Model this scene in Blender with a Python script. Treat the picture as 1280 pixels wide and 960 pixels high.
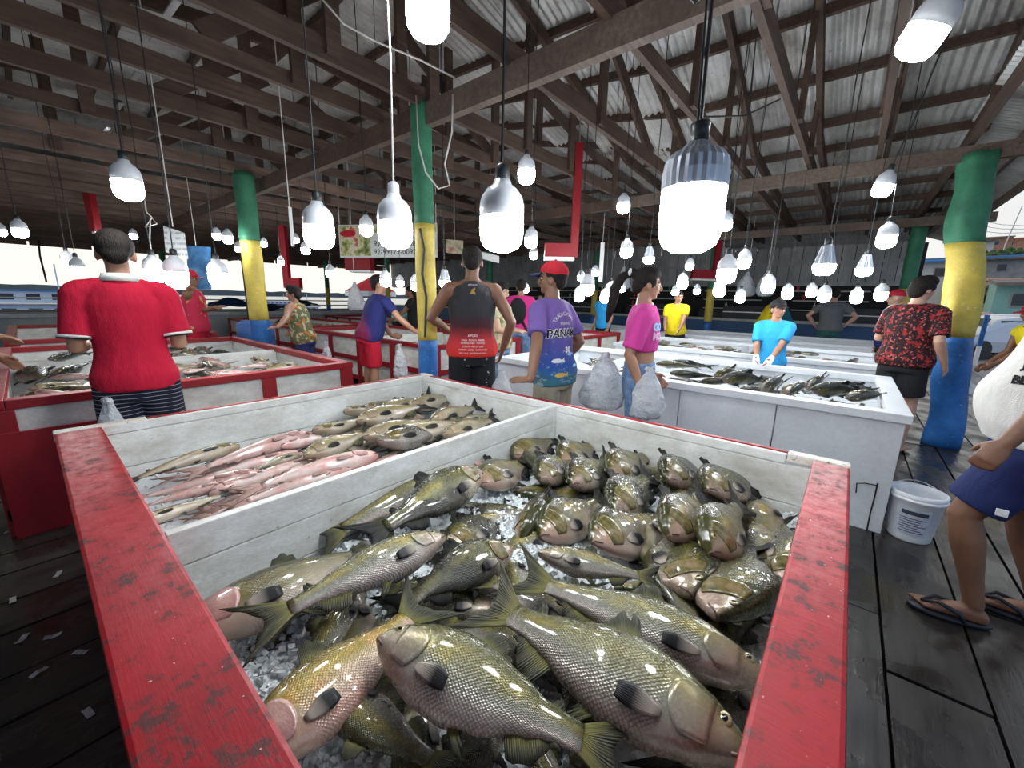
import bpy, bmesh, math, random
from mathutils import Vector, Matrix, Quaternion, noise
from mathutils.bvhtree import BVHTree
rnd = random.Random(7)
for o in list(bpy.data.objects): bpy.data.objects.remove(o)
SC = bpy.context.scene; COL = SC.collection

# ---------------------------------------------------------------- camera
CAM_H = 1.40; FPX = 500.0
PITCH, ROLL, YAW = math.radians(11.97), math.radians(1.2026), math.radians(39.65)
F = Vector((-math.sin(YAW)*math.cos(PITCH), math.cos(YAW)*math.cos(PITCH), -math.sin(PITCH)))
R0 = Vector((math.cos(YAW), math.sin(YAW), 0)); U0 = R0.cross(F)
Rv = R0*math.cos(ROLL)+U0*math.sin(ROLL); Uv = -R0*math.sin(ROLL)+U0*math.cos(ROLL)
C0 = Vector((0, 0, CAM_H))
cd = bpy.data.cameras.new('camera'); cam = bpy.data.objects.new('camera', cd); COL.objects.link(cam)
cd.sensor_width = 36; cd.lens = FPX/1280*36; cd.clip_start = .02; cd.clip_end = 5000
m = Matrix((Rv, Uv, -F)).transposed().to_4x4(); m.translation = C0
cam.matrix_world = m; SC.camera = cam
def ray(x, y): return F+Rv*((x-640)/FPX)-Uv*((y-480)/FPX)
def P(x, y, z):                       # pixel of the photograph -> point at real height z
    r = ray(x, y); return C0+r*((z-CAM_H)/r.z)
def PD(x, y, d): return C0+ray(x, y)*d  # pixel -> point at real depth d
def PY(x, y, Y): r = ray(x, y); return C0+r*(Y/r.y)
def PX(x, y, X): r = ray(x, y); return C0+r*(X/r.x)

# ---------------------------------------------------------------- sky, exposure
w = bpy.data.worlds.new('sky'); SC.world = w; w.use_nodes = True
nt = w.node_tree; nt.nodes.clear()
tc = nt.nodes.new('ShaderNodeTexCoord'); vm = nt.nodes.new('ShaderNodeVectorMath'); vm.operation = 'DOT_PRODUCT'
vm.inputs[1].default_value = (-.92, .38, 0.0)
mr = nt.nodes.new('ShaderNodeMapRange'); mr.inputs[1].default_value = -.6; mr.inputs[2].default_value = .75
rp = nt.nodes.new('ShaderNodeValToRGB')
rp.color_ramp.elements[0].color = (.40, .50, .68, 1); rp.color_ramp.elements[1].color = (1.0, .95, .82, 1)
ns = nt.nodes.new('ShaderNodeTexNoise'); ns.inputs['Scale'].default_value = 5; ns.inputs['Detail'].default_value = 4
mp = nt.nodes.new('ShaderNodeMapping'); mp.inputs['Scale'].default_value = (1, 1, 4)
mx = nt.nodes.new('ShaderNodeMixRGB'); mx.blend_type = 'SOFT_LIGHT'; mx.inputs[0].default_value = .35
bg = nt.nodes.new('ShaderNodeBackground'); bg.inputs[1].default_value = .88
ow = nt.nodes.new('ShaderNodeOutputWorld'); L = nt.links.new
L(tc.outputs['Generated'], vm.inputs[0]); L(vm.outputs['Value'], mr.inputs[0]); L(mr.outputs[0], rp.inputs[0])
L(tc.outputs['Generated'], mp.inputs[0]); L(mp.outputs[0], ns.inputs['Vector'])
L(rp.outputs[0], mx.inputs[1]); L(ns.outputs['Fac'], mx.inputs[2]); L(mx.outputs[0], bg.inputs[0]); L(bg.outputs[0], ow.inputs[0])
vs = SC.view_settings; vs.view_transform = 'Standard'; vs.look = 'None'; vs.gamma = 1; vs.use_curve_mapping = False
vs.exposure = 0.40
LAMP = 66.0                            # radiance of the lamp diffusers

# ---------------------------------------------------------------- materials
MATS = {}
class NT:
    def __init__(s, name):
        s.m = bpy.data.materials.new(name); s.m.use_nodes = True; s.t = s.m.node_tree
        s.b = s.t.nodes['Principled BSDF']; MATS[name] = s.m
    def n(s, typ, **kw):
        nd = s.t.nodes.new('ShaderNode'+typ)
        for k, v in kw.items():
            if k in nd.inputs: nd.inputs[k].default_value = v
            else: setattr(nd, k, v)
        return nd
    def l(s, a, b): s.t.links.new(a, b)
    def out(s, x): return x.outputs[0] if hasattr(x, 'outputs') else x
    def coord(s, which='Object', scale=(1, 1, 1)):
        t = s.n('TexCoord'); mp = s.n('Mapping'); mp.inputs['Scale'].default_value = scale
        s.l(t.outputs[which], mp.inputs[0]); return mp.outputs[0]
    def noise(s, co, scale, detail=4, rough=.6):
        nd = s.n('TexNoise', Scale=scale, Detail=detail, Roughness=rough); s.l(co, nd.inputs['Vector']); return nd.outputs['Fac']
    def ramp(s, fac, stops, interp='LINEAR'):
        r = s.n('ValToRGB'); cr = r.color_ramp; cr.interpolation = interp
        while len(cr.elements) < len(stops): cr.elements.new(.5)
        for e, (p, c) in zip(cr.elements, stops):
            e.position = p; e.color = (c, c, c, 1) if isinstance(c, (int, float)) else (*c, 1)
        s.l(fac, r.inputs[0]); return r.outputs[0]
    def mix(s, fac, a, b, mode='MIX'):
        x = s.n('MixRGB'); x.blend_type = mode
        for i, v in enumerate((fac, a, b)):
            if isinstance(v, (int, float)): x.inputs[i].default_value = v if i == 0 else (v, v, v, 1)
            elif isinstance(v, tuple): x.inputs[i].default_value = (*v, 1)
            else: s.l(v, x.inputs[i])
        return x.outputs[0]
    def math(s, op, a, b=0.0):
        x = s.n('Math'); x.operation = op
        for i, v in enumerate((a, b)):
            if isinstance(v, (int, float)): x.inputs[i].default_value = v
            else: s.l(v, x.inputs[i])
        return x.outputs[0]
    def set(s, **kw):
        for k, v in kw.items():
            k = k.replace('_', ' ')
            if isinstance(v, (int, float)): s.b.inputs[k].default_value = v
            elif isinstance(v, tuple): s.b.inputs[k].default_value = (*v, 1)
            else: s.l(v, s.b.inputs[k])
        return s
    def bump(s, h, strength=.3, dist=.01):
        b = s.n('Bump', Strength=strength, Distance=dist); s.l(h, b.inputs['Height']); s.l(b.outputs[0], s.b.inputs['Normal']); return s

def plain(name, col, rough=.6, metal=0, var=.12, scale=8, bump=0, **kw):
    if name in MATS: return MATS[name]
    k = NT(name); co = k.coord(); n = k.noise(co, scale)
    a = tuple(max(0, c*(1-var)) for c in col); b = tuple(min(1, c*(1+var)) for c in col)
    k.set(Base_Color=k.ramp(n, [(.3, a), (.7, b)]), Roughness=rough, Metallic=metal, **kw)
    if bump: k.bump(k.noise(co, scale*3), bump)
    return k.m
def painted(name, col, dirt, chip, rough=.35, dirt_amt=.45, chip_amt=.62, stretch=(1, 1, 1), sc=6, coat=.0):
    k = NT(name); co = k.coord('Object', stretch)
    n1 = k.noise(co, sc, 6, .65); n2 = k.noise(co, sc*5, 6, .7); n3 = k.noise(co, sc*14, 3, .6)
    c = k.mix(k.ramp(n1, [(.35, 0.0), (.75, dirt_amt)]), col, dirt)
    c = k.mix(k.ramp(n2, [(chip_amt, 0.0), (chip_amt+.05, .85)]), c, chip)
    c = k.mix(k.ramp(n3, [(.4, 0.0), (.7, .25)]), c, dirt)
    k.set(Base_Color=c, Roughness=k.ramp(n2, [(.3, rough*.75), (.7, min(1, rough*1.5))]), Coat_Weight=coat)
    k.b.inputs['Specular IOR Level'].default_value = .35; k.bump(k.mix(.5, n2, n3), .35, .008); return k.m
def wood(name, dark, light, rough=.75, sc=(2, 2, 2), wet=None, axis_scale=(12, .8, 12)):
    k = NT(name); co = k.coord('Object', axis_scale); oi = k.n('ObjectInfo')
    n1 = k.noise(co, 3, 8, .65); n2 = k.noise(k.coord(), 2.5, 5)
    c = k.ramp(n1, [(.3, dark), (.72, light)])
    c = k.mix(k.ramp(n2, [(.35, .55), (.7, 0.0)]), c, tuple(x*.45 for x in dark))
    c = k.mix(k.math('MULTIPLY', oi.outputs['Random'], .35), c, tuple(x*.6 for x in dark))
    k.set(Base_Color=c, Roughness=rough if wet is None else k.ramp(n2, [(.38, wet), (.62, rough)]))
    k.bump(n1, .3, .008); return k.m

k = NT('red_paint'); co = k.coord(); n1 = k.noise(co, 3.2, 6, .65); n2 = k.noise(co, 26, 6, .7); n3 = k.noise(co, 90, 3, .6)
sx = k.noise(k.coord('Object', (2.2, 22, 10)), 3, 6, .7); sy = k.noise(k.coord('Object', (22, 2.2, 10)), 3, 6, .7)
c = k.mix(k.ramp(n1, [(.35, 0.0), (.7, .75)]), (.36, .006, .015), (.17, .005, .010))
c = k.mix(k.ramp(k.mix(.5, sx, sy, 'LIGHTEN'), [(.70, 0.0), (.73, .85)]), c, (.05, .008, .010))
c = k.mix(k.math('MULTIPLY', k.ramp(n2, [(.53, 0.0), (.60, 1.0)]), k.ramp(n1, [(.40, .15), (.55, .95)])), c, (.07, .022, .022))
c = k.mix(k.ramp(n3, [(.70, 0.0), (.74, .9)]), c, (.66, .50, .48))
k.set(Base_Color=c, Roughness=k.ramp(n2, [(.3, .28), (.7, .6)]), Specular_IOR_Level=.32)
k.bump(k.mix(.35, k.mix(.5, sx, sy, 'LIGHTEN'), n2), .2, .008)
painted('red_frame', (.28, .008, .014), (.11, .01, .012), (.16, .06, .05), .4, .4, .72, sc=4)
painted('white_board', (.74, .75, .73), (.33, .31, .25), (.16, .14, .11), .45, .8, .655, (1, 1, 2.2), 4.5)
painted('white_cap', (.76, .74, .68), (.35, .30, .22), (.15, .12, .09), .5, .6, .6, sc=8)
painted('stall_white', (.64, .67, .70), (.42, .44, .45), (.2, .2, .2), .4, .5, .78, sc=3)
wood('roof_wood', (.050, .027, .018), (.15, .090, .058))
wood('roof_wood_left_lit', (.10, .062, .045), (.30, .20, .145))  # brighter copy of roof_wood; light on the far-left timbers put into the colour
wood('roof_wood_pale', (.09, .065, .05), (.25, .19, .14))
wood('floor_wood', (.014, .012, .011), (.062, .054, .048), .5, wet=.10, axis_scale=(10, 1, 10))
wood('wall_wood', (.36, .36, .35), (.62, .62, .60), .8, axis_scale=(10, 10, .8))
k = NT('corrugated_metal'); co = k.coord(); n1 = k.noise(co, 1.6, 6, .65); n2 = k.noise(co, 22, 4)
c = k.ramp(n1, [(.28, (.20, .18, .16)), (.5, (.50, .49, .47)), (.72, (.74, .74, .73))]); c = k.mix(k.ramp(n2, [(.6, 0.0), (.75, .6)]), c, (.13, .10, .07))
k.set(Base_Color=c, Roughness=.40, Metallic=.35); k.bump(n2, .1)
plain('dark_gap', (.012, .011, .011), .9); plain('bracket_metal', (.5, .5, .5), .4, .8)
painted('pillar_green', (.045, .21, .115), (.015, .08, .05), (.12, .10, .07), .55, .85, .64, sc=5)
painted('pillar_yellow', (.66, .52, .085), (.30, .22, .05), (.62, .55, .35), .5, .75, .60, sc=5)
painted('pillar_blue', (.025, .17, .50), (.012, .05, .16), (.12, .35, .7), .4, .85, .61, sc=5)
k = NT('lamp_light'); k.b.inputs['Base Color'].default_value = (1, 1, 1, 1); k.set(Emission_Color=(.93, .97, 1.0), Emission_Strength=LAMP)
plain('lamp_plastic', (.62, .65, .68), .3, 0, .04); plain('lamp_aluminium', (.42, .46, .52), .3, .6, .06)
plain('socket_black', (.015, .018, .02), .4); plain('cord_black', (.012, .012, .013), .5); plain('cord_white', (.62, .6, .56), .5)
k = NT('bag_plastic'); co = k.coord(); n = k.noise(co, 16, 6, .55)
k.set(Base_Color=k.ramp(n, [(.3, (.66, .70, .75)), (.7, (.88, .90, .92))]), Roughness=.22, Transmission_Weight=.45, IOR=1.08); k.bump(n, 1.0, .06)
k = NT('ice'); co = k.coord(); n = k.noise(co, 60, 3)
k.set(Base_Color=(.80, .84, .86), Roughness=.2, Transmission_Weight=.2, IOR=1.31); k.bump(n, .3)
plain('rope_steel', (.3, .3, .3), .4, .7); plain('screen_white', (.8, .8, .78), .6, 0, .04, 30)

# ---------------------------------------------------------------- mesh helpers
def frame(d):
    d = d.normalized(); a = Vector((0, 0, 1)) if abs(d.z) < .92 else Vector((0, 1, 0))
    u = d.cross(a).normalized(); return u, u.cross(d).normalized()
class MB:
    def __init__(s): s.v = []; s.f = []; s.uv = None
    def add(s, vs, fs):
        o = len(s.v); s.v += [tuple(p) for p in vs]; s.f += [tuple(i+o for i in q) for q in fs]; return s
    def box(s, c, d, rot=None):
        c = Vector(c); hx, hy, hz = (x/2 for x in d)
        vs = [Vector((x, y, z)) for x in (-hx, hx) for y in (-hy, hy) for z in (-hz, hz)]
        if rot is not None: vs = [rot @ p for p in vs]
        return s.add([p+c for p in vs], [(0, 1, 3, 2), (4, 6, 7, 5), (0, 4, 5, 1), (2, 3, 7, 6), (0, 2, 6, 4), (1, 5, 7, 3)])
    def beam(s, a, b, w_, h_):
        a, b = Vector(a), Vector(b); d = (b-a).normalized(); u, v = frame(d); vs = []
        for p in (a, b):
            for i, j in ((-1, -1), (1, -1), (1, 1), (-1, 1)): vs.append(p+u*(i*w_/2)+v*(j*h_/2))
        return s.add(vs, [(0, 3, 2, 1), (4, 5, 6, 7)]+[(i, (i+1) % 4, 4+(i+1) % 4, 4+i) for i in range(4)])
    def loft(s, rings, cap=True):
        n = len(rings[0]); vs = [p for r in rings for p in r]; fs = []
        for i in range(len(rings)-1):
            for j in range(n): fs.append((i*n+j, i*n+(j+1) % n, (i+1)*n+(j+1) % n, (i+1)*n+j))
        if cap: fs.append(tuple(range(n-1, -1, -1))); fs.append(tuple((len(rings)-1)*n+j for j in range(n)))
        return s.add(vs, fs)
    def tube(s, pts, rad, n=8, flat=1.0, round_ends=False):
        pts = [Vector(p) for p in pts]
        if not isinstance(rad, (list, tuple)): rad = [rad]*len(pts)
        rad = list(rad)
        if round_ends:
            d0 = (pts[0]-pts[1]).normalized(); d1 = (pts[-1]-pts[-2]).normalized(); r0, r1 = rad[0], rad[-1]
            pts = [pts[0]+d0*r0*.97, pts[0]+d0*r0*.7]+pts+[pts[-1]+d1*r1*.7, pts[-1]+d1*r1*.97]
            rad = [r0*.2, r0*.72]+rad+[r1*.72, r1*.2]
        rings = []; u = None
        for i, p in enumerate(pts):
            d = (pts[min(i+1, len(pts)-1)]-pts[max(i-1, 0)])
            if d.length < 1e-9: d = Vector((0, 0, 1))
            d.normalize()
            if u is None: u, v = frame(d)
            else:
                u = (u-d*u.dot(d))
                if u.length < 1e-6: u = frame(d)[0]
                u.normalize(); v = u.cross(d)
            rings.append([p+u*(math.cos(k*2*math.pi/n)*rad[i])+v*(math.sin(k*2*math.pi/n)*rad[i]*flat) for k in range(n)])
        return s.loft(rings)
    def lathe(s, prof, n=16, c=(0, 0, 0), rib=0, nr=0):
        c = Vector(c); rings = []
        for r, z in prof:
            rings.append([c+Vector((math.cos(k*2*math.pi/n)*r*(1-(rib if (nr and k % 2) else 0)), math.sin(k*2*math.pi/n)*r*(1-(rib if (nr and k % 2) else 0)), z)) for k in range(n)])
        return s.loft(rings)
    def ball(s, c, r, n=12, m=8, rot=None):
        c = Vector(c); r = r if isinstance(r, (list, tuple)) else (r, r, r); rings = []
        for i in range(m+1):
            t = math.pi*(i+.02 if i == 0 else (i-.02 if i == m else i))/m
            ring = [Vector((r[0]*math.sin(t)*math.cos(k*2*math.pi/n), r[1]*math.sin(t)*math.sin(k*2*math.pi/n), -r[2]*math.cos(t))) for k in range(n)]
            rings.append([c+(rot @ q if rot is not None else q) for q in ring])
        return s.loft(rings)
    def sheet(s, fn, nu, nv, thick=.003):     # closed thin shell from fn(u, v) -> point
        g = [[Vector(fn(i/nu, j/nv)) for j in range(nv+1)] for i in range(nu+1)]; top = []; bot = []
        for i in range(nu+1):
            for j in range(nv+1):
                a = g[min(i+1, nu)][j]-g[max(i-1, 0)][j]; b = g[i][min(j+1, nv)]-g[i][max(j-1, 0)]
                nn = a.cross(b); nn = nn.normalized() if nn.length > 1e-12 else Vector((0, 0, 1))
                top.append(g[i][j]+nn*thick/2); bot.append(g[i][j]-nn*thick/2)
        W = nv+1; N = len(top); fs = []
        for i in range(nu):
            for j in range(nv):
                q = (i*W+j, (i+1)*W+j, (i+1)*W+j+1, i*W+j+1); fs.append(q); fs.append(tuple(N+x for x in reversed(q)))
        edge = [(i*W) for i in range(nu+1)]+[nu*W+j for j in range(1, nv+1)]+[i*W+nv for i in range(nu-1, -1, -1)]+[j for j in range(nv-1, 0, -1)]
        for a, b in zip(edge, edge[1:]+edge[:1]): fs.append((b, a, N+a, N+b))
        o = len(s.v); s.add(top+bot, fs)
        uv = [(i/nu, j/nv) for i in range(nu+1) for j in range(nv+1)]*2
        if s.uv is None: s.uv = [(0, 0)]*o
        s.uv += [(0, 0)]*(o-len(s.uv))+uv
        return s
    def mesh(s, name, smooth=False, mat=None):
        me = bpy.data.meshes.new(name); me.from_pydata([tuple(p) for p in s.v], [], s.f); me.update()
        if s.uv:
            uvl = me.uv_layers.new(name='UVMap'); s.uv += [(0, 0)]*(len(s.v)-len(s.uv))
            for lp in me.loops: uvl.data[lp.index].uv = s.uv[lp.vertex_index]
        if smooth:
            for p in me.polygons: p.use_smooth = True
        if mat: me.materials.append(MATS[mat])
        return me
    def build(s, name, mat, parent=None, smooth=False):
        return link(name, s.mesh(name, smooth, mat), parent)
def link(name, me, parent=None):
    o = bpy.data.objects.new(name, me); COL.objects.link(o)
    if parent is not None: o.parent = parent
    return o
def tag(o, label=None, cat=None, group=None, kind=None):
    if label: o['label'] = label
    if cat: o['category'] = cat
    if group: o['group'] = group
    if kind: o['kind'] = kind
    return o
def thing(name, label, cat, loc=(0, 0, 0), rotz=0, group=None, scale=1):
    o = bpy.data.objects.new(name, None); COL.objects.link(o); o.empty_display_size = .05
    o.location = loc; o.rotation_euler = (0, 0, rotz); o.scale = (scale,)*3
    return tag(o, label, cat, group)
def structure(name, loc=(0, 0, 0), label=None, cat=None):
    o = bpy.data.objects.new(name, None); COL.objects.link(o); o.location = loc; o.empty_display_size = .05
    return tag(o, label, cat, kind='structure')
WORK = bpy.data.scenes.new('workshop')     # empty helper scene for evaluating modifiers quickly
def bake(ob):
    WORK.collection.objects.link(ob); vl = WORK.view_layers[0]; vl.update(); return bpy.data.meshes.new_from_object(ob.evaluated_get(vl.depsgraph))
def text_mesh(txt, size, thick=.0, bold=0):
    cu = bpy.data.curves.new('lettering', 'FONT'); cu.body = txt; cu.size = size; cu.align_x = 'CENTER'; cu.align_y = 'CENTER'; cu.extrude = thick; cu.offset = bold; cu.resolution_u = 2
    ob = bpy.data.objects.new('lettering_tmp', cu); me = bake(ob)
    bpy.data.objects.remove(ob); bpy.data.curves.remove(cu); return me
# ================================================================ floor
fl = structure('floor', label='wet dark wooden plank floor of the market', cat='floor')
MB().box((-9.6, 2.5, -.14), (24, 26, .18)).build('subfloor', 'dark_gap', fl)
plank_me = {}
x = -5.0; i = 0
while x < 2.35:
    pw = (.27, .31, .25, .29)[i % 4]
    y = -6.5-((i*1.37) % 2.1)
    while y < 11.5:
        ln = 3.1 if i % 3 else 2.6
        key = (pw, ln)
        if key not in plank_me: plank_me[key] = MB().box((0, 0, -.025), (pw-.012, ln-.012, .05)).mesh('plank', False, 'floor_wood')
        o = link('plank', plank_me[key], fl); o.location = (x+pw/2, y+ln/2, rnd.uniform(-.004, .003)); o.rotation_euler = (rnd.uniform(-.002, .002), rnd.uniform(-.008, .008), 0)
        y += ln
    x += pw; i += 1
o = MB().box((-13.2, 2.5, -.025), (16.4, 26, .05)).build('far_planking', 'floor_wood', fl)

# ================================================================ roof
rf = structure('ceiling', label='corrugated metal roof on dark timber trusses', cat='ceiling')
CH = [.64, -.02, -.62, -1.27, -2.02, -2.93, -3.5, -4.07, -4.75, -5.6]+[-6.4-.8*i for i in range(19)]
def roof_z(x, y):
    k = min(1, max(0, (-x-2.2)/2.4)); zr = 4.62-.22*k
    if y < 2.6: return zr-(2.6-y)*.13
    s1 = .37*(1-k)+.09*k; z = zr-(min(y, 6.0)-2.6)*s1
    return z-max(0, y-6.0)*(.045*(1-k)+.10*k)
YS = [-9.5, -6.0, -3.0, -.3, 2.6, 4.4, 6.0, 9.5, 14.6]
x = 1.0; si = 0
while x > -21.6:
    wd = .84; x0 = x-wd-.04; xc = x-wd/2
    for a, b in zip(YS, YS[1:]):
        nw = 11*4 if x > -9 else 11*2; vs = []; st = wd/(nw)
        off = rnd.uniform(0, .012)
        for y in (a-.06, b+.06):
            for j in range(nw+1):
                xx = x0+j*(wd+.04)/nw; vs.append((xx, y, roof_z(xc, y)+off+.019*math.sin(j*math.pi/2*(1 if x > -9 else 2)+.7)))
        fs = [(j, j+1, nw+2+j, nw+1+j) for j in range(nw)]
        MB().add(vs, fs).build('roof_sheet', 'corrugated_metal', rf, x > -9)
    x -= wd; si += 1
# side eave along the street
for k in range(24):
    ya = -7.1+k*.9; vs = []; nw = 48
    for (xx, zz) in ((.66, 3.30), (1.52, 2.97)):
        for j in range(nw+1): vs.append((xx, ya+j*.93/nw, zz+.013*math.sin(j*math.pi/2+.7)))
    MB().add(vs, [(j, nw+1+j, nw+2+j, j+1) for j in range(nw)]).build('roof_sheet', 'corrugated_metal', rf, True)
def rbeam(name, a, b, w_, h_, mat='roof_wood'): return MB().beam(a, b, w_, h_).build(name, mat, rf)
for i, x in enumerate(CH):
    j = rnd.uniform(-.03, .03)
    rbeam('tie_beam', (x+j, -2.6, 3.0+rnd.uniform(-.03, .03)), (x-j, 12.0, 3.0+rnd.uniform(-.04, .04)), .045, .135 if i % 3 else .11, 'roof_wood' if x > -6 else 'roof_wood_left_lit')
    if x > -9.5:
        for a, b in ((-2.8, 2.6), (2.6, 6.0), (6.0, 12.2)) if x > -3.2 or i % 3 == 0 else ():
            rbeam('rafter', (x+.06, a, roof_z(x, a)-.13), (x+.06, b, roof_z(x, b)-.13), .05, .12)
        for y in (-.9, .5, 1.5, 2.6, 3.6, 4.6, 5.6):
            yy = y+rnd.uniform(-.2, .2)
            if rnd.random() < (.82 if x > -3.2 else .42): rbeam('strut', (x+.035, yy, 2.95), (x+.035, yy, roof_z(x, yy)-.08), .04, .10)
        if i % 2 == 0: rbeam('brace', (x-.03, 1.0, 3.05), (x-.03, 2.5, roof_z(x, 2.5)-.2), .035, .13)
        if i % 3 == 1: rbeam('brace', (x-.03, 4.9, 3.05), (x-.03, 3.0, roof_z(x, 3.0)-.25), .035, .13)
for y in [-2.2, -1.3, -.5, .3, 1.05, 1.8, 2.5, 3.2, 3.95, 4.65, 5.3, 5.9, 6.6, 7.5, 8.5, 9.5, 10.6, 11.8]:
    for xa, xb in ((.95, -1.9), (-1.9, -4.6), (-4.6, -9.5)):
        rbeam('purlin', (xa, y, roof_z(xa-.4, y)-.055), (xb, y, roof_z(xb+.2, y)-.055), .05, .08)
for y, z, h in ((2.35, 2.86, .17), (5.95, 2.83, .14), (9.8, 2.8, .14), (-1.6, 2.85, .14)):
    for xa, xb in ((1.5, -3.0), (-3.0, -9.0), (-9.0, -21)): rbeam('cross_beam', (xa, y, z), (xb, y, z), .07, h, 'roof_wood_pale' if y > 0 and xa > 0 else 'roof_wood')
for (a, b) in (((.95, -2, 2.9), (.95, 13, 2.9)), ((1.42, -2, 2.93), (1.42, 14, 2.93)), ((1.1, -2, 3.06), (1.1, 13, 3.06))): rbeam('eave_beam', a, b, .05, .10, 'roof_wood_pale')
for x in (-3.2, -3.7): rbeam('slotted_bracket', (x, .4, 3.16), (x-.5, .45, 3.3), .05, .01, 'bracket_metal')
for i in range(9): rbeam('slotted_bracket', (-3.1-i*.45, .9, 3.2), (-3.4-i*.45, .9, 3.22), .04, .012, 'bracket_metal')
# far-left low boarding under the trusses
for i in range(10): rbeam('ceiling_board', (-10-i*1.1, -2.5, 3.12+.0*i), (-10-i*1.1, 12, 3.12), .34, .02, 'roof_wood_left_lit')
for i in range(11): rbeam('fascia_board', (-21.2, -2.6+i*1.5, 2.97), (-21.2, -1.15+i*1.5, 2.97), .03, .3, 'roof_wood_left_lit')

# ================================================================ pillars
def pillar(label, path, rads, bands, group=None, lump=.0, split=0):
    base = Vector(path[0]); t = thing('pillar', label, 'pillar', base, 0, group)
    zs = [p[2] for p in path]
    def at(z):
        for a, b, ra, rb in zip(path, path[1:], rads, rads[1:]):
            if z <= b[2]+1e-6:
                k = (z-a[2])/(b[2]-a[2]); return Vector(a).lerp(Vector(b), k)-base, ra+(rb-ra)*k
        return Vector(path[-1])-base, rads[-1]
    n = 20
    for (z0, z1, mat, nm) in bands:
        rings = []; m_ = max(3, int((z1-z0)/.07))
        for i in range(m_+1):
            z = z0+(z1-z0)*i/m_; c, r = at(z); ring = []
            for k in range(n):
                a = k*2*math.pi/n; rr = r
                if split: rr *= 1-.24*max(0, math.cos(a*split+.5))**8*(.5+.5*abs(math.sin(z*1.7+base.x)))
                rr *= 1+lump*noise.noise(Vector((math.cos(a)*1.3, math.sin(a)*1.3, z*2.2+base.x)))
                ring.append(c+Vector((math.cos(a)*rr, math.sin(a)*rr, 0)))
            rings.append(ring)
        MB().loft(rings).build(nm, mat, t, True)
    return t
pc = pillar('split timber pillar, green over yellow over blue, behind the front stall corner', [(-2.95, 2.33, 0), (-2.95, 2.33, 1.5), (-2.97, 2.33, 3.0)], [.09, .085, .085],
    [(0, 1.02, 'pillar_blue', 'blue_band'), (1.02, 2.02, 'pillar_yellow', 'yellow_band'), (2.02, 2.95, 'pillar_green', 'green_band')], lump=.08, split=4)
MB().tube([(.06, -.075, 1.05), (.075, -.06, 1.4), (.05, -.08, 1.6), (.07, -.07, 1.8), (.04, -.085, 1.97)], .011, 6).build('cable', 'cord_black', pc)
pillar('tall grooved timber pillar at the left red stall, green, yellow and blue', [(-6.42, 2.12, 0), (-6.4, 2.1, 1.6), (-6.42, 2.1, 3.0)], [.12, .12, .125],
    [(0, 1.04, 'pillar_blue', 'blue_band'), (1.04, 2.1, 'pillar_yellow', 'yellow_band'), (2.1, 2.95, 'pillar_green', 'green_band')], lump=.10, split=5)
pr = pillar('thick tree trunk pillar at the right, green, yellow and blue', [(.93, 5.95, 0), (.90, 5.95, .5), (.86, 5.95, 1.0), (.79, 5.95, 1.6), (.73, 5.95, 2.2), (.70, 5.95, 2.85)], [.15, .13, .128, .135, .15, .125],
    [(0, 1.12, 'pillar_blue', 'blue_band'), (1.12, 2.02, 'pillar_yellow', 'yellow_band'), (2.02, 2.82, 'pillar_green', 'green_band')], lump=.34)
for (lab, px, py, Y, r) in (('slim painted pillar beside the river railing', 407, 330, 9.0, .1), ('yellow and green pillar behind the bending man in mint', 484, 340, 8.4, .09),
        ('yellow green pillar near the glasses woman', 612, 345, 9.4, .1), ('green yellow pillar behind the red cap vendor', 745, 345, 11.5, .1), ('dark timber pillar beside the blue tarpaulin', 307, 330, 3.6, .09),
        ('green pillar far behind the red polo man', 204, 330, 3.6, .1), ('green and blue pillar in front of the kiosks', 892, 340, 11.0, .1), ('twin green yellow post beside the street', 1140, 330, 11.0, .12)):
    q = PY(px, py, Y)
    if 'dark' in lab: bd = [(0, 2.95, 'roof_wood', 'shaft')]
    else: bd = [(0, .95, 'pillar_blue', 'blue_band'), (.95, 1.75, 'pillar_yellow', 'yellow_band'), (1.75, 2.9, 'pillar_green', 'green_band')]
    pillar(lab, [(q.x, q.y, 0), (q.x, q.y, 1.4), (q.x, q.y, 3)], [r, r*.95, r], bd, 'pillars', .08)

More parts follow.
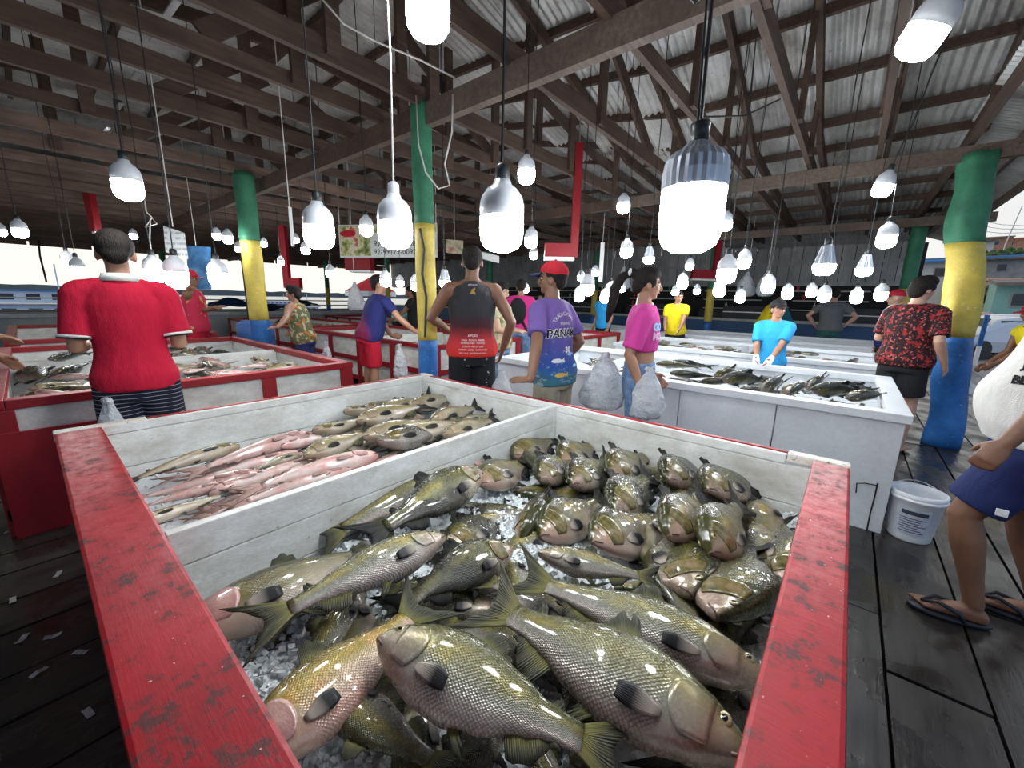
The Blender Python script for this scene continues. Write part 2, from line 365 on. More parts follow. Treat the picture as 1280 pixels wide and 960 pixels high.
# ================================================================ back wall with kiosks
wb = structure('wall_back', label='grey board wall above the dark kiosk fronts', cat='wall')
x = 1.0; i = 0
while x > -21:
    MB().box((x-.14, 14.2+.01*(i % 2), 2.78), (.27, .03, 1.6)).build('plank', 'wall_wood', wb); x -= .285; i += 1
MB().box((-10, 14.16, 2.55), (22, .05, .08)).build('batten', 'wall_wood', wb); MB().box((-10, 14.15, 1.98), (22, .08, .1)).build('batten', 'wall_wood', wb)
MB().box((-10, 15.6, 1.5), (22.6, .05, 3.2)).build('backing', 'dark_gap', wb)
plain('kiosk_blue', (.03, .10, .24), .5); plain('kiosk_dark', (.03, .035, .04), .6); plain('shelf_pale', (.5, .5, .47), .5)
for k, (xa, xb) in enumerate(((.9, -1.6), (-1.8, -4.2), (-4.4, -7.0), (-7.2, -10.5), (-10.8, -15.0), (-15.3, -20.5))):
    t = thing('kiosk_counter', ['blue kiosk counter with glass case nearest the street', 'blue kiosk counter behind the two yellow shirts', 'blue kiosk counter behind the pink girl', 'blue kiosk counter far behind the woman with glasses', 'kiosk counter behind the banner', 'last kiosk counter next to the river'][k], 'counter', ((xa+xb)/2, 13.9, 0), 0, 'kiosk counters along the back wall')
    L_ = abs(xa-xb)
    MB().box((0, 0, .45), (L_, .5, .9)).build('front', 'kiosk_blue', t); MB().box((0, -.03, .93), (L_+.06, .6, .06)).build('worktop', 'shelf_pale', t)
    MB().box((L_*.2, .1, 1.15), (L_*.45, .3, .38)).build('glass_case', 'kiosk_dark', t); MB().box((L_*.2, -.06, 1.16), (L_*.45, .02, .03)).build('case_edge', 'bracket_metal', t)
    for q in range(3):
        MB().box((-.2+.1*k, 1.2, 1.25+q*.28), (L_*.7, .3, .03)).build('shelf', 'shelf_pale', t)
    MB().box((L_/2-.04, .9, .6), (.06, 1.6, 1.2)).build('partition', 'kiosk_dark', t)
    MB().box((0, 1.62, .6), (L_, .03, 1.2)).build('back_panel', 'kiosk_dark', t)
    for q in range(6):
        c_ = rnd.choice(['b_red', 'b_orange', 'b_white', 'b_green'])
        plain('b_red', (.5, .04, .03), .4); plain('b_orange', (.6, .25, .04), .4); plain('b_white', (.7, .7, .68), .4); plain('b_green', (.05, .25, .1), .4)
        o = MB().lathe([(.035, 0), (.035, .12), (.014, .16), (.014, .2)], 8).build('bottle', c_, None, True)
        o.location = ((xa+xb)/2-.2+.1*k+rnd.uniform(-.33, .33)*L_, 15.1+rnd.uniform(-.08, .05), 1.267+.28*(q % 3))
        tag(o, 'small bottle on the dim kiosk shelves at the back wall', 'bottle', 'bottles on the kiosk shelves')
# right part of the back: street side opening stays free
# ================================================================ left river parapet
wl = structure('wall_left', label='low grey parapet on the river side', cat='wall')
plain('parapet', (.34, .36, .36), .7); plain('parapet_panel', (.22, .24, .24), .5)
MB().box((-20.9, 5, .68), (.25, 17, .10)).build('coping', 'parapet', wl)
for k in range(11):
    MB().box((-20.85, -2.6+k*1.55, .31), (.16, .14, .66)).build('post', 'parapet', wl); MB().box((-20.9, -1.82+k*1.55, .30), (.08, 1.38, .62)).build('panel', 'parapet_panel', wl)
for k in range(2): MB().box((-20.9, 5, .9+.22*k), (.05, 17, .05)).build('rail', 'bracket_metal', wl)

# ================================================================ outside: river, far shore, street, hillside
k = NT('water'); co = k.coord('Object', (1, .25, 1)); n = k.noise(co, .6, 6, .6)
k.set(Base_Color=(.34, .40, .46), Roughness=.22); k.bump(n, .35, .3)
rv = MB().box((-760, 300, -3.05), (1470, 2600, .1)).build('river', 'water'); tag(rv, 'pale grey river beyond the market parapet', 'river', kind='stuff')
plain('shore', (.10, .12, .13), .9, 0, .3, .02); sh = MB()
vs = []; n_ = 160
for j in range(n_+1):
    y = -500+j*15; h = 6+6*abs(noise.noise(Vector((j*.13, 0, 0))))+3*noise.noise(Vector((j*.7, 3, 0)))
    vs += [(-900, y, -3), (-900, y, h), (-960, y, h*.8), (-960, y, -3)]
sh.add(vs, [(4*j+a, 4*j+a+1, 4*j+a+5, 4*j+a+4) for j in range(n_) for a in range(3)]).build('far_shore', 'shore'); tag(bpy.data.objects['far_shore'], kind='structure', label='low dark far river bank', cat='shore')
plain('street', (.22, .215, .21), .7, 0, .2, 3, .2)
st = MB().box((32, 20, -.35), (60.3, 90, .3)).build('ground', 'street'); tag(st, kind='structure', label='grey street beside the market', cat='street')
plain('boat_white', (.65, .7, .75), .5); plain('boat_blue', (.06, .16, .42), .5); plain('glass_dark', (.02, .025, .03), .1)
def boat(label, c, L_, h, rot=0, two=True):
    t = thing('river_boat', label, 'boat', c, rot, 'boats on the river')
    rings = []
    for i, (u, wd) in enumerate(((-.5, .10), (-.42, .14), (0, .16), (.35, .12), (.5, .01))):
        rings.append([Vector((u*L_, s_*wd*L_*q, z)) for (s_, q, z) in ((-1, .7, -.3), (-1, 1, h*.35), (1, 1, h*.35), (1, .7, -.3))])
    MB().loft(rings).build('hull', 'boat_blue', t)
    for dck in range(2 if two else 1):
        z = h*(.36+.3*dck); MB().box((-.06*L_, 0, z+h*.13), (L_*(.72-.1*dck), L_*.2, h*.24)).build('cabin', 'boat_white', t)
        MB().box((-.05*L_, 0, z+h*.27), (L_*(.8-.1*dck), L_*.25, h*.03)).build('deck_roof', 'boat_blue', t)
        for q in range(6):
            for s_ in (-1, 1): MB().box(((-.34+q*.11)*L_, s_*L_*.101, z+h*.14), (L_*.06, .03, h*.12)).build('window', 'glass_dark', t)
    MB().tube([(.1*L_, 0, h*.9), (.1*L_, 0, h*1.5)], .06, 6).build('mast', 'boat_white', t)
boat('two deck blue and white river ferry moored at the far left', (-62, 1.0, -3), 15, 4.6, 1.45)
boat('small blue river boat beside the dark hull at the left', (-75, 12, -3), 9, 2.8, 1.3, False)
boat('low motor boat on the river behind the patterned tank top', (-90, 38, -3), 10, 3, 1.2, False)
boat('distant white boat near the middle of the river view', (-160, 60, -3), 12, 3, 1.4, False)

# hillside on the street side
plain('hill_earth', (.10, .11, .06), .9, 0, .4, .3); plain('house_white', (.55, .55, .54), .8); plain('house_brick', (.30, .15, .10), .85, 0, .3, 3); plain('house_grey', (.26, .27, .28), .8, 0, .25, 1.5)
plain('tarp_blue', (.03, .22, .55), .5); plain('house_teal', (.2, .38, .36), .8); plain('roof_rust', (.17, .14, .13), .8, .2, .3, 2); plain('roof_tile', (.42, .19, .12), .8, 0, .3, 6)
hs = []
for j in range(13):
    for i in range(9):
        xx = -10+j*9; yy = 46+i*9; hs.append((xx, yy, -.4+max(0, (yy-52))*.125+1.6*noise.noise(Vector((xx*.05, yy*.05, 1)))))
hill = MB().add(hs, [(j*9+i, (j+1)*9+i, (j+1)*9+i+1, j*9+i+1) for j in range(12) for i in range(8)]).build('hillside', 'hill_earth', None, True); tag(hill, kind='structure', label='hillside behind the street houses', cat='hill')
def house(label, px, pyb, pyt, d, wpx, mat, roof, depth=6, roof_h=.12):
    b = PD(px, pyb, d); t_ = PD(px, pyt, d); W_ = wpx*d/FPX; H_ = t_.z-b.z
    zb = -.5 if d < 70 else b.z-12; t = thing('house', label, 'house', (b.x, b.y, zb), -.1); H_ = t_.z-zb
    MB().box((0, depth/2, H_/2), (W_, depth, H_)).build('walls', mat, t)
    MB().box((0, depth/2-.3, H_+.08), (W_*1.08, depth+1.2, roof_h+.1), Matrix.Rotation(.08, 3, 'X')).build('roof', roof, t)
    for q in range(max(1, int(W_/2.2))):
        wx = -W_/2+(q+.5)*W_/max(1, int(W_/2.2))
        f_ = MB().box((wx, -.03, H_-1.3), (1.0, .08, 1.0)).build('window', 'house_grey', t); MB().box((wx, -.08, H_-1.3), (.8, .03, .8)).build('pane', 'glass_dark', f_)
    return t
house('white and teal shop with pale awning behind the parked cars', 1272, 388, 352, 29, 44, 'house_teal', 'roof_rust')
house('dark grey shed with sloped roof behind the blue post', 1225, 392, 356, 37, 56, 'house_grey', 'roof_rust')
house('white washed house under a blue tarpaulin roof', 1195, 352, 322, 61, 100, 'house_white', 'tarp_blue')
house('weathered grey wooden house above the shed', 1248, 350, 322, 52, 40, 'house_grey', 'roof_rust')
house('red brick house with blue roof at the frame edge', 1285, 345, 320, 54, 34, 'house_brick', 'tarp_blue')
house('brick house with orange tiles between the sheds', 1254, 362, 350, 44, 34, 'house_brick', 'roof_tile')
house('small white house high on the hill', 1226, 312, 300, 76, 20, 'house_white', 'roof_rust')
house('brick house on the hilltop beside the mast', 1244, 308, 296, 84, 26, 'house_brick', 'roof_rust')
house('brick house on the hilltop at the frame edge', 1275, 309, 297, 94, 34, 'house_brick', 'roof_tile')
house('pale low house beside the tree trunk pillar', 1150, 356, 326, 44, 60, 'house_white', 'tarp_blue')
plain('leaf', (.05, .10, .03), .8, 0, .5, 2)
for (px, py, d, r, lab) in ((1262, 317, 70, 2.4, 'dark green bush below the hilltop brick houses'), (1234, 319, 68, 1.8, 'small green bush on the hill beside the white house'), (1285, 318, 72, 2.2, 'green bush at the right frame edge of the hill')):
    q = PD(px, py, d); b = MB()
    for s_ in range(46):
        v = Vector((rnd.gauss(0, r*.5), rnd.gauss(0, r*.5), abs(rnd.gauss(0, r*.22))+.2)); b.ball(v, rnd.uniform(.3, .6)*r*.4, 6, 4)
    t = thing('bush', lab, 'bush', (q.x, q.y, q.z-r*.3)); b.build('foliage', 'leaf', t, True); MB().tube([(0, 0, -9), (0, 0, .5)], .15).build('stem', 'roof_wood', t)
q = PD(1258, 300, 80); a = thing('antenna_mast', 'thin leaning antenna mast above the hill houses', 'antenna', (q.x, q.y, q.z)); MB().tube([(-.4, 0, -16), (0, 0, -1), (.9, 0, 6.3)], .09, 6).build('pole', 'bracket_metal', a)
for dz in (0, 1.2, 2.4):
    a = PD(1205, 272+dz*6, 40); b = PD(1300, 283+dz*3, 40)
    o = MB().tube([a-a, (b-a)*.5-Vector((0, 0, .25)), b-a], .02, 5).build('power_line', 'cord_black'); o.location = a; tag(o, 'thin power line strung across the hazy sky', 'power line', 'power lines over the street')

def car(label, px, py, d, mat, rot, L_=4.2):
    q = P(px, py, -.2) if d is None else PD(px, py, d)
    t = thing('parked_car', label, 'car', (q.x, q.y, -.2), rot, 'cars parked on the street')
    prof = [(-.5, .25), (-.5, .62), (-.47, .78), (-.36, .84), (-.2, 1.28), (.02, 1.38), (.22, 1.33), (.40, .90), (.49, .82), (.5, .55), (.5, .25)]
    rings = []
    for (yy, k_) in ((-.85, .92), (-.80, 1.0), (.80, 1.0), (.85, .92)):
        rings.append([Vector((x_*L_*(1 if k_ == 1 else .985), yy*(1 if z_ < .9 else .86), z_ if k_ == 1 else .25+(z_-.25)*.95)) for x_, z_ in prof])
    MB().loft(rings).build('car_body', mat, t, False)
    for (x_, a_) in ((-.275, .93), (.305, -.93)): MB().box((x_*L_, 0, 1.08), (.03, 1.3, .52), Matrix.Rotation(a_*.62, 3, 'Y')).build('windscreen', 'glass_dark', t)
    for s_ in (-1, 1):
        MB().box((0.02*L_, s_*.735, 1.1), (L_*.40, .03, .3)).build('side_window', 'glass_dark', t)
        for x_ in (-.31, .31): MB().lathe([(.1, -.1), (.3, -.1), (.32, 0), (.3, .1), (.1, .1)], 14).build('wheel', 'socket_black', t).matrix_basis = Matrix.Translation((x_*L_, s_*.78, .32)) @ Matrix.Rotation(math.pi/2, 4, 'X')
        MB().box((-.5*L_, s_*.6, .66), (.06, .36, .15)).build('headlight', 'screen_white', t)
    MB().box((-.502*L_, 0, .5), (.04, .9, .16)).build('grille', 'socket_black', t)
plain('car_silver', (.55, .58, .62), .25, .4, .03); plain('car_white', (.72, .74, .76), .25, 0, .03); plain('car_red', (.35, .03, .03), .3, 0, .05)
car('silver hatchback parked nearest behind the blue post', 1240, 415, 13.5, 'car_silver', .75)
car('white pickup shaped car parked behind the silver hatchback', 1258, 395, 20, 'car_white', .2)
car('dark red car parked deep in the row behind the pillar', 1222, 396, 24, 'car_red', .4)
car('white car parked under the blue awning', 1215, 388, 30, 'car_white', .1)
q = P(1219, 452, 0); t = thing('street_post', 'thin blue and pale green post at the street edge', 'post', (q.x, q.y, -.1))
MB().tube([(0, 0, 0), (0, 0, .52)], .05, 10).build('lower_band', 'pillar_pale' if 'pillar_pale' in MATS else 'screen_white', t); MB().tube([(0, 0, .52), (0, 0, 1.35)], .05, 10).build('upper_band', 'pillar_blue', t)
# ================================================================ stalls
def boards_x(t, x0, x1, y, z0, z1, n, mat, th=.022, name='board'):   # horizontal boards in a wall along x
    h = (z1-z0)/n
    for i in range(n): MB().box(((x0+x1)/2, y, z0+h*(i+.5)), (x1-x0, th, h-.006)).build(name, mat, t)
def boards_y(t, y0, y1, x, z0, z1, n, mat, th=.022, name='board'):
    h = (z1-z0)/n
    for i in range(n): MB().box((x, (y0+y1)/2, z0+h*(i+.5)), (th, y1-y0, h-.006)).build(name, mat, t)
def bevelled(c, d, b=.008):
    me = MB().box(c, d).mesh('tmp'); bm = bmesh.new(); bm.from_mesh(me); bmesh.ops.bevel(bm, geom=bm.edges[:], offset=b, segments=2, affect='EDGES', profile=.6)
    m_ = MB(); m_.v = [tuple(v.co) for v in bm.verts]; bm.verts.index_update(); m_.f = [tuple(v.index for v in f.verts) for f in bm.faces]; bm.free(); bpy.data.meshes.remove(me); return m_
# --- front stall: two white bins with red rails
AX0, AX1, AY0, AY1, AH = -2.57, .085, 0.0, 1.98, .80
fs_ = thing('fish_stall', 'front wooden fish stall with worn red rails and two white bins', 'stall', ((AX0+AX1)/2, (AY0+AY1)/2, 0)); ox, oy = (AX0+AX1)/2, (AY0+AY1)/2
def lx(x): return x-ox
def ly(y): return y-oy
def fb(name, x0, x1, y0, y1, z0, z1, mat, b=.008): return bevelled((lx((x0+x1)/2), ly((y0+y1)/2), (z0+z1)/2), (x1-x0, y1-y0, z1-z0), b).build(name, mat, fs_)
fb('end_rail', AX0+.0, AX1, AY0-.0, AY0+.145, .74, AH, 'red_paint')
fb('end_rail', AX1-.115, AX1, AY0+.147, AY1-.06, .74, AH, 'red_paint')
fb('rail_cap', AX1-.20, AX1+.002, AY1-.058, AY1, .765, AH+.004, 'white_cap')
fb('rail_cap', AX0-.004, AX0+.055, AY0-.002, AY0+.30, .765, AH+.004, 'white_cap', .006)
fb('side_rail', AX0+.058, AX1-.202, AY1-.028, AY1, .76, AH, 'red_paint', .006); fb('inner_rail', AX0+.03, AX1-.202, AY1-.056, AY1-.03, .755, AH-.004, 'white_board', .004)
fb('side_rail', AX0, AX0+.026, AY0+.30, AY1-.0, .76, AH, 'red_paint', .006); fb('inner_rail', AX0+.028, AX0+.056, AY0+.147, AY1-.058, .755, AH-.004, 'white_board', .004)
fb('rail_cap', AX0+.0, AX0+.12, AY1-.05, AY1+.003, AH-.002, AH+.006, 'white_cap', .002)
iz = [(.42, .585), (.588, .753)]
for z0, z1 in iz:
    fb('bin_board', AX0+.032, AX1-.03, AY1-.055, AY1-.03, z0, z1, 'white_board', .003)
    fb('bin_board', AX0+.030, AX0+.055, AY0+.06, AY1-.058, z0, z1, 'white_board', .003)
    fb('bin_board', AX0+.058, AX1-.02, AY0+.05, AY0+.075, z0, z1-.015, 'white_board', .003)
    fb('bin_board', AX1-.055, AX1-.03, AY0+.08, AY1-.058, z0, z1-.015, 'white_board', .003)
for z0, z1 in ((.42, .56), (.563, .69), (.693, .792)): fb('divider_board', -1.285, -1.255, AY0+(.147 if z1 > .7 else .08), AY1-.058, z0, z1, 'white_board', .003)
fb('divider_post', -1.292, -1.248, AY1-.085, AY1-.056, .42, .79, 'white_board', .003)
fb('bin_floor', AX0+.03, AX1-.03, AY0+.05, AY1-.03, .39, .418, 'white_board', .003)
for x_ in (AX0+.05, (AX0+AX1)/2, AX1-.06):
    for y_ in (AY0+.06, AY1-.06): fb('leg', x_-.04, x_+.04, y_-.04, y_+.04, 0, .388, 'red_frame', .004)
for z0, z1 in ((.10, .42), (.425, .738)):
    fb('outer_board', AX0, AX1, AY0+.005, AY0+.028, z0, z1, 'red_frame', .003); fb('outer_board', AX1-.026, AX1-.003, AY0+.03, AY1-.03, z0, z1, 'red_frame', .003)
    fb('outer_board', AX0+.004, AX0+.026, AY0+.03, AY1-.03, z0, z1, 'white_board', .003); fb('outer_board', AX0+.03, AX1-.03, AY1-.028, AY1-.004, z0, z1, 'white_board', .003)

def stall(label, x0, x1, y0, y1, h, style, dividers=(), group=None, floor_z=.5, detail=True):
    t = thing('fish_stall', label, 'stall', ((x0+x1)/2, (y0+y1)/2, 0), 0, group)
    X0, X1, Y0, Y1 = x0-(x0+x1)/2, x1-(x0+x1)/2, y0-(y0+y1)/2, y1-(y0+y1)/2
    red = style == 'red'; fr = 'red_frame' if red else 'stall_white'; pn = 'white_board' if red else 'stall_white'
    rw = .09 if not red else .07
    def bb(nm, a, b, c, d, e, f_, m_, bev=.005): return bevelled(((a+b)/2, (c+d)/2, (e+f_)/2), (b-a, d-c, f_-e), bev).build(nm, m_, t)
    bb('top_rail', X0-.02, X1+.02, Y0-.02, Y0+rw, h-.055, h, fr); bb('top_rail', X0-.02, X1+.02, Y1-rw, Y1+.02, h-.055, h, fr)
    bb('top_rail', X0-.02, X0+rw, Y0+rw+.002, Y1-rw-.002, h-.055, h-.001, fr); bb('top_rail', X1-rw, X1+.02, Y0+rw+.002, Y1-rw-.002, h-.055, h-.001, fr)
    for a, b, ax in ((X0, X1, 'x'), (Y0, Y1, 'y')):
        n = max(1, round((b-a)/(.8 if red else .62))); st = (b-a)/n
        for s_ in (0, 1):
            e = (Y0, Y1)[s_] if ax == 'x' else (X0, X1)[s_]; sg = 1 if s_ else -1
            for i in range(n):
                p0 = a+i*st; p1 = p0+st
                if red:
                    for z0, z1 in ((.10, h*.53), (h*.53+.004, h-.057)):
                        if ax == 'x': bb('panel', p0+.002, p1-.002, e-.03, e-.008, z0, z1, pn, .003) if s_ else bb('panel', p0+.002, p1-.002, e+.008, e+.03, z0, z1, pn, .003)
                        else: bb('panel', e-.03, e-.008, p0+.032, p1-.032, z0, z1, pn, .003) if s_ else bb('panel', e+.008, e+.03, p0+.032, p1-.032, z0, z1, pn, .003)
                else:
                    lo, hi = (e-.028, e) if s_ else (e, e+.028)
                    k_ = .006*(i % 2)*sg
                    if ax == 'x': bb('panel', p0+.003, p1-.003, lo+k_, hi+k_, .0, h-.057, pn, .004)
                    else: bb('panel', lo+k_, hi+k_, p0+.032, p1-.032, .0, h-.057, pn, .004)
            if red:
                q0, q1 = (a, b) if ax == 'x' else (a+.032, b-.032)
                lo, hi = (e-.006, e+.016) if s_ else (e-.016, e+.006)
                for (z0, z1) in ((.10, .17), (h*.50, h*.59)):
                    bb('batten', q0, q1, lo, hi, z0, z1, fr, .003) if ax == 'x' else bb('batten', lo, hi, q0, q1, z0, z1, fr, .003)
                for i in range(n+1):
                    p = a+i*st; g0, g1 = max(a, p-.05), min(b, p+.05)
                    if g1-g0 < .06: g1 = g0+.1 if i == 0 else g1; g0 = g1-.1 if i == n else g0
                    lo2, hi2 = (e-.004, e+.022) if s_ else (e-.022, e+.004)
                    bb('post', g0, g1, lo2, hi2, 0, h-.057, fr, .003) if ax == 'x' else bb('post', lo2, hi2, g0+.0, g1, 0, h-.057, fr, .003)
    bb('bin_floor', X0+.035, X1-.035, Y0+.035, Y1-.035, floor_z-.03, floor_z, 'white_board', .003)
    for (a, b, c, d) in ((X0+.034, X1-.034, Y0+.034, Y0+.05), (X0+.034, X1-.034, Y1-.05, Y1-.034), (X0+.034, X0+.05, Y0+.052, Y1-.052), (X1-.05, X1-.034, Y0+.052, Y1-.052)):
        for z0, z1 in ((floor_z+.002, floor_z+.14), (floor_z+.143, h-.058)): bb('bin_board', a, b, c, d, z0, z1, 'white_board' if red else 'stall_white', .002)
    for dx in dividers: bb('divider_board', dx-(x0+x1)/2-.014, dx-(x0+x1)/2+.014, Y0+.054, Y1-.054, floor_z+.002, h-.03, pn, .003)
    return t
s1 = stall('red framed fish stall at the left behind the red polo man', -6.7, -3.5, -.22, 1.86, .80, 'red', (-5.1,))
bevelled((1.6+.034, -1.04+.24, .31), (.016, .48, .62), .003).build('corner_board', 'red_frame', s1)
s2 = stall('white panelled fish stall behind the pink shirt girl', -2.9, .35, 3.25, 4.95, .78, 'white', (-1.95,))
def crack(pts, r_): MB().tube([PY(x, y, 3.2475)-Vector((-1.275, 4.1, 0)) for x, y in pts], r_, 5).build('crack', 'dark_gap', s2)
crack([(1097, 604), (1093, 622), (1088, 640), (1084, 660), (1081, 684)], .0045); crack([(1070, 616), (1071, 604), (1082, 604), (1097, 607)], .0035)
stall('red framed stall under the hands of the navy shirt man', -7.6, -4.0, 3.25, 5.0, .80, 'red', (-5.8,))
stall('white stall of small fish behind the blue shirt boy', -2.75, .4, 5.8, 7.45, .78, 'white', (-1.2,))
stall('red rimmed stall heaped with pink fish behind the purple shirt man', -7.0, -3.45, 5.8, 7.45, .80, 'red', ())
stall('white stall nearest the grey shirt man', -3.1, .5, 8.5, 10.1, .78, 'white', ())
stall('red framed stall of pale fish behind the patterned tank man', -12.0, -8.2, 3.25, 5.0, .80, 'red', ())
stall('red framed stall beside the arms folded man', -10.8, -7.6, -.2, 1.86, .80, 'red', ())
stall('far red stall by the river railing', -12.4, -8.0, 5.9, 7.5, .80, 'red', ())
stall('far white stall below the phone number banner', -7.4, -3.7, 8.5, 10.1, .78, 'white', ())
# ================================================================ fish
def fish_skin(name, back, side, low, belly, face, dark=.0, scales=1.0, gold=(.5, .4, .1), rough=.24, pink=0.0, coat=.35):
    k = NT(name); tcn = k.n('TexCoord'); sp = k.n('SeparateXYZ'); k.l(tcn.outputs['UV'], sp.inputs[0]); u, v = sp.outputs[0], sp.outputs[1]
    oi = k.n('ObjectInfo'); rn = oi.outputs['Random']
    co = k.n('VectorMath'); co.operation = 'ADD'; k.l(tcn.outputs['Object'], co.inputs[0]); cmb = k.n('CombineXYZ'); k.l(k.math('MULTIPLY', rn, 37.0), cmb.inputs[0]); k.l(cmb.outputs[0], co.inputs[1])
    big = k.noise(co.outputs[0], 5, 5, .6); fine = k.noise(co.outputs[0], 60, 4, .6)
    vv = k.math('ADD', v, k.math('MULTIPLY', k.math('SUBTRACT', big, .5), .35))
    c = k.ramp(vv, [(.10, belly), (.34, low), (.58, side), (.86, back)])
    # scales
    mp = k.n('Mapping'); mp.inputs['Scale'].default_value = (74, 33, 1); mp.inputs['Rotation'].default_value = (0, 0, .785); k.l(tcn.outputs['UV'], mp.inputs[0])
    vo = k.n('TexVoronoi', Scale=1.0, Randomness=.22); k.l(mp.outputs[0], vo.inputs['Vector'])
    sc = k.ramp(vo.outputs['Distance'], [(.15, 1.0), (.62, 0.0)])
    body = k.ramp(u, [(.27, 0.0), (.32, 1.0)])
    smask = k.math('MULTIPLY', body, scales)
    c = k.mix(k.math('MULTIPLY', k.math('MULTIPLY', k.ramp(sc, [(.1, .75), (.6, 0.0)]), smask), .62), c, tuple(x*.3 for x in back))
    gl = k.ramp(k.math('MULTIPLY', k.ramp(vv, [(.4, 0.0), (.62, 1.0), (.9, .15)]), k.ramp(big, [(.42, 0.0), (.62, 1.0)])), [(.2, 0.0), (.9, .75)])
    c = k.mix(k.math('MULTIPLY', gl, k.math('ADD', .45, k.math('MULTIPLY', sc, .5))), c, gold)
    # head
    hm = k.ramp(u, [(.14, 1.0), (.27, 0.0)])
    fc = k.ramp(k.math('ADD', vv, k.math('MULTIPLY', k.math('SUBTRACT', fine, .5), .3)), [(.25, face), (.62, tuple((a+b)/2 for a, b in zip(face, side))), (.85, tuple(x*1.1 for x in back))])
    c = k.mix(k.math('MULTIPLY', hm, .85), c, fc)
    if dark:
        pn = k.noise(co.outputs[0], 2.2, 4, .55)
        dm = k.math('MULTIPLY', k.ramp(k.math('ADD', pn, k.math('MULTIPLY', k.ramp(v, [(.15, .2), (.5, 0.0)]), .5)), [(.50, 0.0), (.58, 1.0)]), dark)
        c = k.mix(k.math('MULTIPLY', dm, k.ramp(u, [(.22, .2), (.34, 1.0)])), c, (.018, .018, .016))
    if pink: c = k.mix(k.math('MULTIPLY', k.ramp(big, [(.45, 0.0), (.65, pink)]), k.ramp(v, [(.5, 1.0), (.8, .2)])), c, (.62, .26, .23))
    c = k.mix(k.math('MULTIPLY', k.math('SUBTRACT', rn, .3), .55), c, tuple(x*.55 for x in side))
    k.set(Base_Color=c, Roughness=k.ramp(fine, [(.3, rough*.6), (.7, rough*1.5)]), Coat_Weight=coat, Coat_Roughness=.06, Specular_IOR_Level=.5, Subsurface_Weight=0.0)
    h = k.math('ADD', k.math('MULTIPLY', k.math('MULTIPLY', sc, smask), .7), k.math('MULTIPLY', fine, .35))
    k.b.inputs['Metallic'].default_value = .22 if scales > .7 else 0; k.bump(h, .45, .004); return k.m
def fin_mat(name, base, tip, rays=26):
    k = NT(name); tcn = k.n('TexCoord'); sp = k.n('SeparateXYZ'); k.l(tcn.outputs['UV'], sp.inputs[0]); u, v = sp.outputs[0], sp.outputs[1]
    wv = k.n('Math', operation='SINE'); k.l(k.math('MULTIPLY', v, rays*6.28), wv.inputs[0]); st = k.math('ADD', k.math('MULTIPLY', wv.outputs[0], .5), .5)
    c = k.ramp(u, [(.10, base), (.42, tuple(a*.45+b*.55 for a, b in zip(base, tip))), (.62, tip)])
    c = k.mix(k.math('MULTIPLY', st, .3), c, tuple(x*.35 for x in tip)); k.set(Base_Color=c, Roughness=.45, Coat_Weight=.0, Specular_IOR_Level=.25); k.bump(st, .15 if tip[0] < .01 else .5, .004); return k.m
fish_skin('skin_silver', (.055, .058, .018), (.17, .155, .055), (.27, .265, .22), (.45, .39, .35), (.36, .28, .22), 0, 1, (.38, .29, .04))
fish_skin('skin_yellow', (.12, .095, .015), (.34, .25, .035), (.50, .38, .28), (.58, .42, .37), (.44, .27, .18), 0, .8, (.62, .42, .03), pink=.5)
fish_skin('skin_olive', (.028, .030, .012), (.085, .085, .028), (.16, .15, .085), (.40, .36, .28), (.42, .29, .23), .85, .75, (.33, .27, .05))
fish_skin('skin_golden', (.035, .036, .010), (.12, .105, .028), (.22, .19, .10), (.46, .36, .29), (.46, .29, .22), .45, .55, (.48, .34, .04), rough=.18)
fish_skin('skin_pink', (.30, .22, .16), (.52, .37, .32), (.62, .45, .41), (.72, .60, .56), (.58, .36, .33), 0, .12, (.5, .42, .36), rough=.2, pink=.8)
fish_skin('skin_brown', (.075, .062, .028), (.20, .17, .08), (.33, .28, .17), (.50, .43, .34), (.34, .25, .17), .12, .2, (.36, .28, .10), rough=.2)
fish_skin('skin_dark', (.02, .022, .018), (.07, .072, .05), (.16, .15, .11), (.38, .34, .30), (.20, .15, .12), .5, .4, (.25, .2, .06))
fin_mat('fin_olive', (.20, .19, .06), (.05, .05, .03)); fin_mat('fin_black', (.42, .36, .30), (.008, .008, .010), 10); fin_mat('fin_dark', (.05, .05, .035), (.012, .012, .012)); fin_mat('fin_pink', (.55, .33, .29), (.40, .26, .22))
k = NT('gill_plate'); tcn = k.n('TexCoord'); n = k.noise(k.coord(), 18, 5); k.set(Base_Color=k.ramp(n, [(.3, (.30, .22, .10)), (.5, (.46, .33, .26)), (.7, (.42, .38, .28))]), Roughness=.2, Coat_Weight=.4); k.bump(n, .3)
k = NT('gill_pink'); n = k.noise(k.coord(), 14, 5); k.set(Base_Color=k.ramp(n, [(.3, (.26, .12, .115)), (.7, (.44, .27, .23))]), Roughness=.22, Coat_Weight=.4); k.bump(n, .3)
k = NT('gill_olive'); n = k.noise(k.coord(), 16, 5); k.set(Base_Color=k.ramp(n, [(.3, (.05, .046, .013)), (.5, (.12, .098, .026)), (.7, (.24, .16, .10))]), Roughness=.2, Coat_Weight=.4); k.bump(n, .3)
plain('fish_iris', (.42, .37, .22), .15, .3, .2, 60); plain('fish_pupil', (.008, .008, .01), .06, 0); plain('fish_mouth', (.10, .05, .045), .35, 0)

